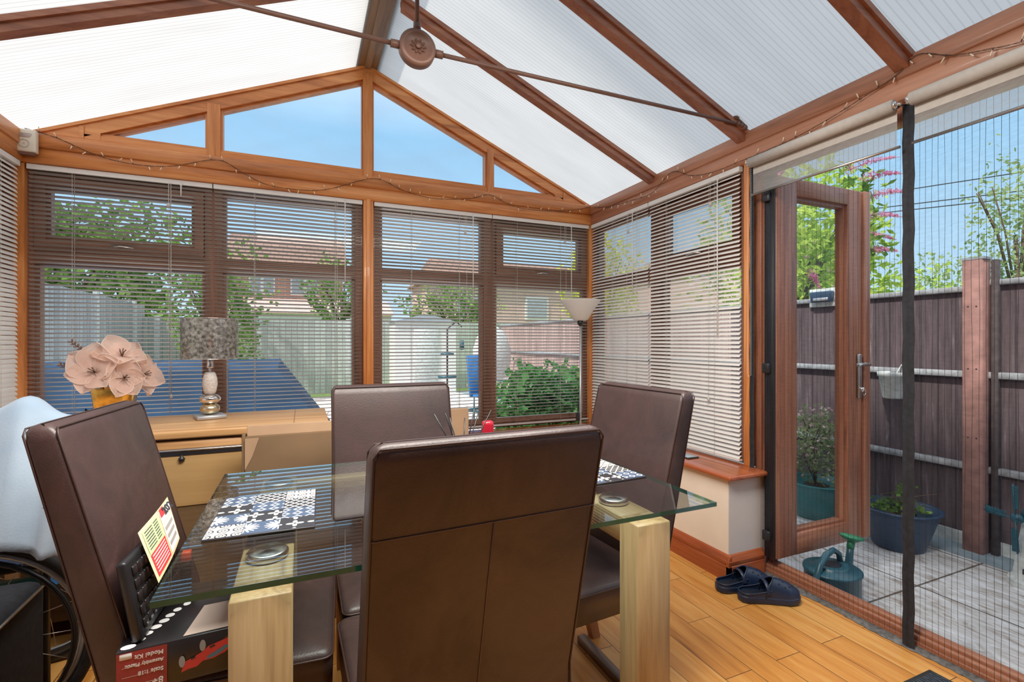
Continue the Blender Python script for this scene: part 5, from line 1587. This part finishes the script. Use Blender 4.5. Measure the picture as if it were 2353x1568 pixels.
bs = tree('hydrangea_bush', 'leafy green bush just outside the window, behind the floor lamp', 'shrub', (2.50, 4.95, GZ), .58, .5, .50, .52, 3000, .11, 'leafdark', 1.5, .35, None, .03, 46)
tree('hedge_bush', 'green shrub outside the side window, in the corner by the fence', 'shrub', (3.45, 5.9, GZ), .22, .35, .45, .45, 900, .1, 'leaf', 1.5, .35, None, .03, 47)

cv = thing('covered_furniture', 'large garden furniture set under a navy cover beyond the sideboard', 'covered furniture', (-1.0, 5.2, GZ))
a = [(-1.9, -.7, .35), (1.3, -.7, .35), (1.3, .9, .35), (-1.9, .9, .35)]; t_ = [(-1.5, -.1, 1.02), (.78, -.1, 1.02), (.78, .5, 1.10), (-1.5, .5, 1.10)]
lo = [(-1.95, -.75, 0), (1.33, -.75, 0), (1.33, .95, 0), (-1.95, .95, 0)]
MB().add(lo + a + t_, [(0, 1, 5, 4), (1, 2, 6, 5), (2, 3, 7, 6), (3, 0, 4, 7), (4, 5, 9, 8), (5, 6, 10, 9), (6, 7, 11, 10), (7, 4, 8, 11), (8, 9, 10, 11)]).build('cover', 'tarp', cv)
MB().tube([(1.08, -.42, .64), (1.12, -.44, .56), (1.18, -.42, .58), (1.22, -.4, .64)], .008, 5).build('toggle_cord', 'kitpink', cv)

hs = thing('brick_house', 'red brick house with white windows seen behind the table lamp', 'house', (.6, 21, GZ))
MB().box((-3.2, 0, 0), (.9, 5, 4.15)).build('walls', 'brick', hs)
MB().prism([(-3.4, -.35, 4.1), (-3.4, 2.5, 5.9), (-3.4, 5.3, 4.1)], (4.5, 0, 0)).build('roof', 'rooftile', hs)
for x0, x1 in ((-2.5, -1.6), (-1.05, .0)):
    w = MB().box((x0, -.06, 3.1), (x1, .02, 3.95)).build('window_frame', 'white', hs)
    m = MB(); k_ = (x1 - x0) / 2
    for q in range(2): m.box((x0 + .06 + q * k_, -.08, 3.18), (x0 + k_ - .05 + q * k_, -.05, 3.87))
    m.build('panes', 'printgrey', w)
MB().box((-3.2, -1.6, 0), (2.6, -.02, 2.3)).build('porch', 'whitewash', hs)
MB().prism([(-3.3, -1.7, 2.3), (-3.3, -.01, 2.95), (-3.3, -.01, 2.3)], (6.0, 0, 0)).build('porch_roof', 'brickpale', hs)
h2 = thing('pink_house', 'pale pink brick house seen right of the middle window post', 'house', (7.0, 17, GZ))
MB().box((-2.8, 0, 0), (3.6, 3.2, 3.45)).build('walls', 'brickpale', h2)
MB().prism([(-3.1, -.2, 3.45), (-2.5, 1.6, 4.5), (-3.0, 3.4, 3.45)], (6.8, 0, 0)).build('roof', 'rooftile', h2)
for x in (-1.9, .9):
    w = MB().box((x, -.05, 2.1), (x + 1, .02, 3.0)).build('window_frame', 'white', h2)
    MB().box((x + .08, -.07, 2.18), (x + .92, -.04, 2.92)).build('pane', 'printgrey', w)
h3 = thing('corner_house', 'pink brick house beyond the side window blinds', 'house', (14.5, 13.5, GZ))
MB().box((-2.2, -2.5, 0), (3.5, 5, 3.6)).build('walls', 'brickpale', h3)
MB().prism([(-2.4, -2.8, 3.6), (.6, -2.8, 5.0), (3.7, -2.8, 3.6)], (0, 8.0, 0)).build('roof', 'rooftile', h3)

gs = thing('garden_shed', 'white garden store seen through the blind right of the middle post', 'shed', (2.75, 11.6, GZ))
MB().box((-.75, 0, 0), (.75, .8, 1.75)).build('walls', 'white', gs)
MB().prism([(-.82, -.06, 1.75), (0, -.06, 1.95), (.82, -.06, 1.75)], (0, .95, 0)).build('roof', 'printgrey', gs)
MB().rbox((-.3, -.03, .05), (.3, 0, 1.6), .01, 1).build('shed_door', 'whitewash', gs)
gc = thing('garden_chair', 'blue garden chair standing in the yard behind the far dining chair', 'chair', (2.72, 7.0, GZ), R(20))
MB().rbox((-.25, -.25, .42), (.25, .22, .46), .01, 1).build('seat', 'bluecloth', gc)
MB().rbox((-.25, .2, .44), (.25, .24, 1.1), .01, 1, mat=Matrix.Rotation(R(-8), 4, 'X')).build('backrest', 'bluecloth', gc)
for x in (-.23, .23):
    for y in (-.22, .2): MB().tube([(x, y, 0), (x, y, .44)], .012, 6).build('leg', 'tealdark', gc)
    MB().tube([(x, -.22, .44), (x, -.22, .65), (x, .22, .66)], .012, 6).build('armrest', 'tealdark', gc)
bf = thing('bird_feeder', 'dark metal bird feeder pole in the yard, left of the blue garden chair', 'bird feeder', (1.75, 6.2, GZ))
MB().tube([(0, 0, 0), (0, 0, 1.45), (.12, 0, 1.55), (.2, 0, 1.48)], .012, 6).build('pole', 'printdark', bf)
MB().lathe([(0, 1.1), (.09, 1.1), (.09, 1.13), (0, 1.14)], 14).lathe([(.03, 1.3), (.035, 1.18), (0, 1.17)], 12, c=(.2, 0, 0)).lathe([(0, .8), (.12, .8), (.13, .83), (0, .82)], 14).build('feeder_tray', 'tealdark', bf)
ec = thing('hanging_egg_chair', 'cream wicker hanging chair on a dark stand behind the green bush', 'chair', (3.15, 8.2, GZ))
MB().tube([(0, .5, 0), (0, .5, 1.3), (0, .35, 1.75), (0, 0, 1.85), (0, 0, 1.6)], .025, 8).tube([(-.45, .3, .02), (0, .5, .02), (.45, .3, .02), (0, -.3, .02), (-.45, .3, .02)], .02, 6).build('stand', 'tealdark', ec)
MB().lathe([(.02, 1.6), (.25, 1.45), (.36, 1.15), (.36, .9), (.25, .62), (0, .52)], 20, sy=.6).build('basket', 'whitewash', ec)

# unseen house block added so its corner throws the shade over the patio
nh = MB().box((-13, -9, GZ), (-4, .03, 10.5)); struct('wall_shadow_block', nh, 'brick')

# ------------------------------------------------------------------ light
w = bpy.data.worlds.new('world'); scn.world = w; w.use_nodes = True
nt = w.node_tree; nt.nodes.clear()
out = nt.nodes.new('ShaderNodeOutputWorld'); bg = nt.nodes.new('ShaderNodeBackground')
tc = nt.nodes.new('ShaderNodeTexCoord'); sx = nt.nodes.new('ShaderNodeSeparateXYZ')
nt.links.new(tc.outputs['Generated'], sx.inputs[0])
col = ramp(nt, sx.outputs[2], [(0, (.42, .55, .64)), (.10, (.32, .48, .62)), (.38, (.20, .40, .60)), (.60, (.74, .82, .92)), (1, (.82, .87, .94))])
nt.links.new(col, bg.inputs[0]); bg.inputs[1].default_value = 1.0
nt.links.new(bg.outputs[0], out.inputs[0])
sun = bpy.data.lights.new('sun', 'SUN'); sun.energy = 2.6; sun.angle = R(1.8); sun.color = (1, .95, .87)
so = bpy.data.objects.new('sun', sun); COL.objects.link(so)
d = Vector((.947 * math.cos(R(50)), .321 * math.cos(R(50)), -math.sin(R(50))))
so.rotation_euler = d.to_track_quat('-Z', 'Y').to_euler(); so.location = (-5, 0, 12)
# added fill light over the table, out of view, to brighten the room
al_ = bpy.data.lights.new('fill_light', 'AREA'); al_.energy = 44; al_.size = 1.7; al_.size_y = .5; al_.shape = 'RECTANGLE'; al_.color = (1, .93, .84)
ao = bpy.data.objects.new('fill_light', al_); COL.objects.link(ao); ao.location = (.4, 1.02, 2.29)
ao.rotation_euler = Vector((.0, .05, -1)).to_track_quat('-Z', 'Y').to_euler()

scn.view_settings.view_transform = 'Standard'
scn.view_settings.look = 'None'
scn.view_settings.exposure = 0.8
scn.view_settings.gamma = 1.06
scn.cycles.max_bounces = 8; scn.cycles.diffuse_bounces = 4; scn.cycles.glossy_bounces = 3
scn.cycles.transmission_bounces = 4; scn.cycles.transparent_max_bounces = 16
scn.cycles.use_denoising = True
scn.cycles.use_adaptive_sampling = True
scn.cycles.adaptive_threshold = .015
scn.cycles.caustics_reflective = False; scn.cycles.caustics_refractive = False
scn.cycles.sample_clamp_indirect = 4
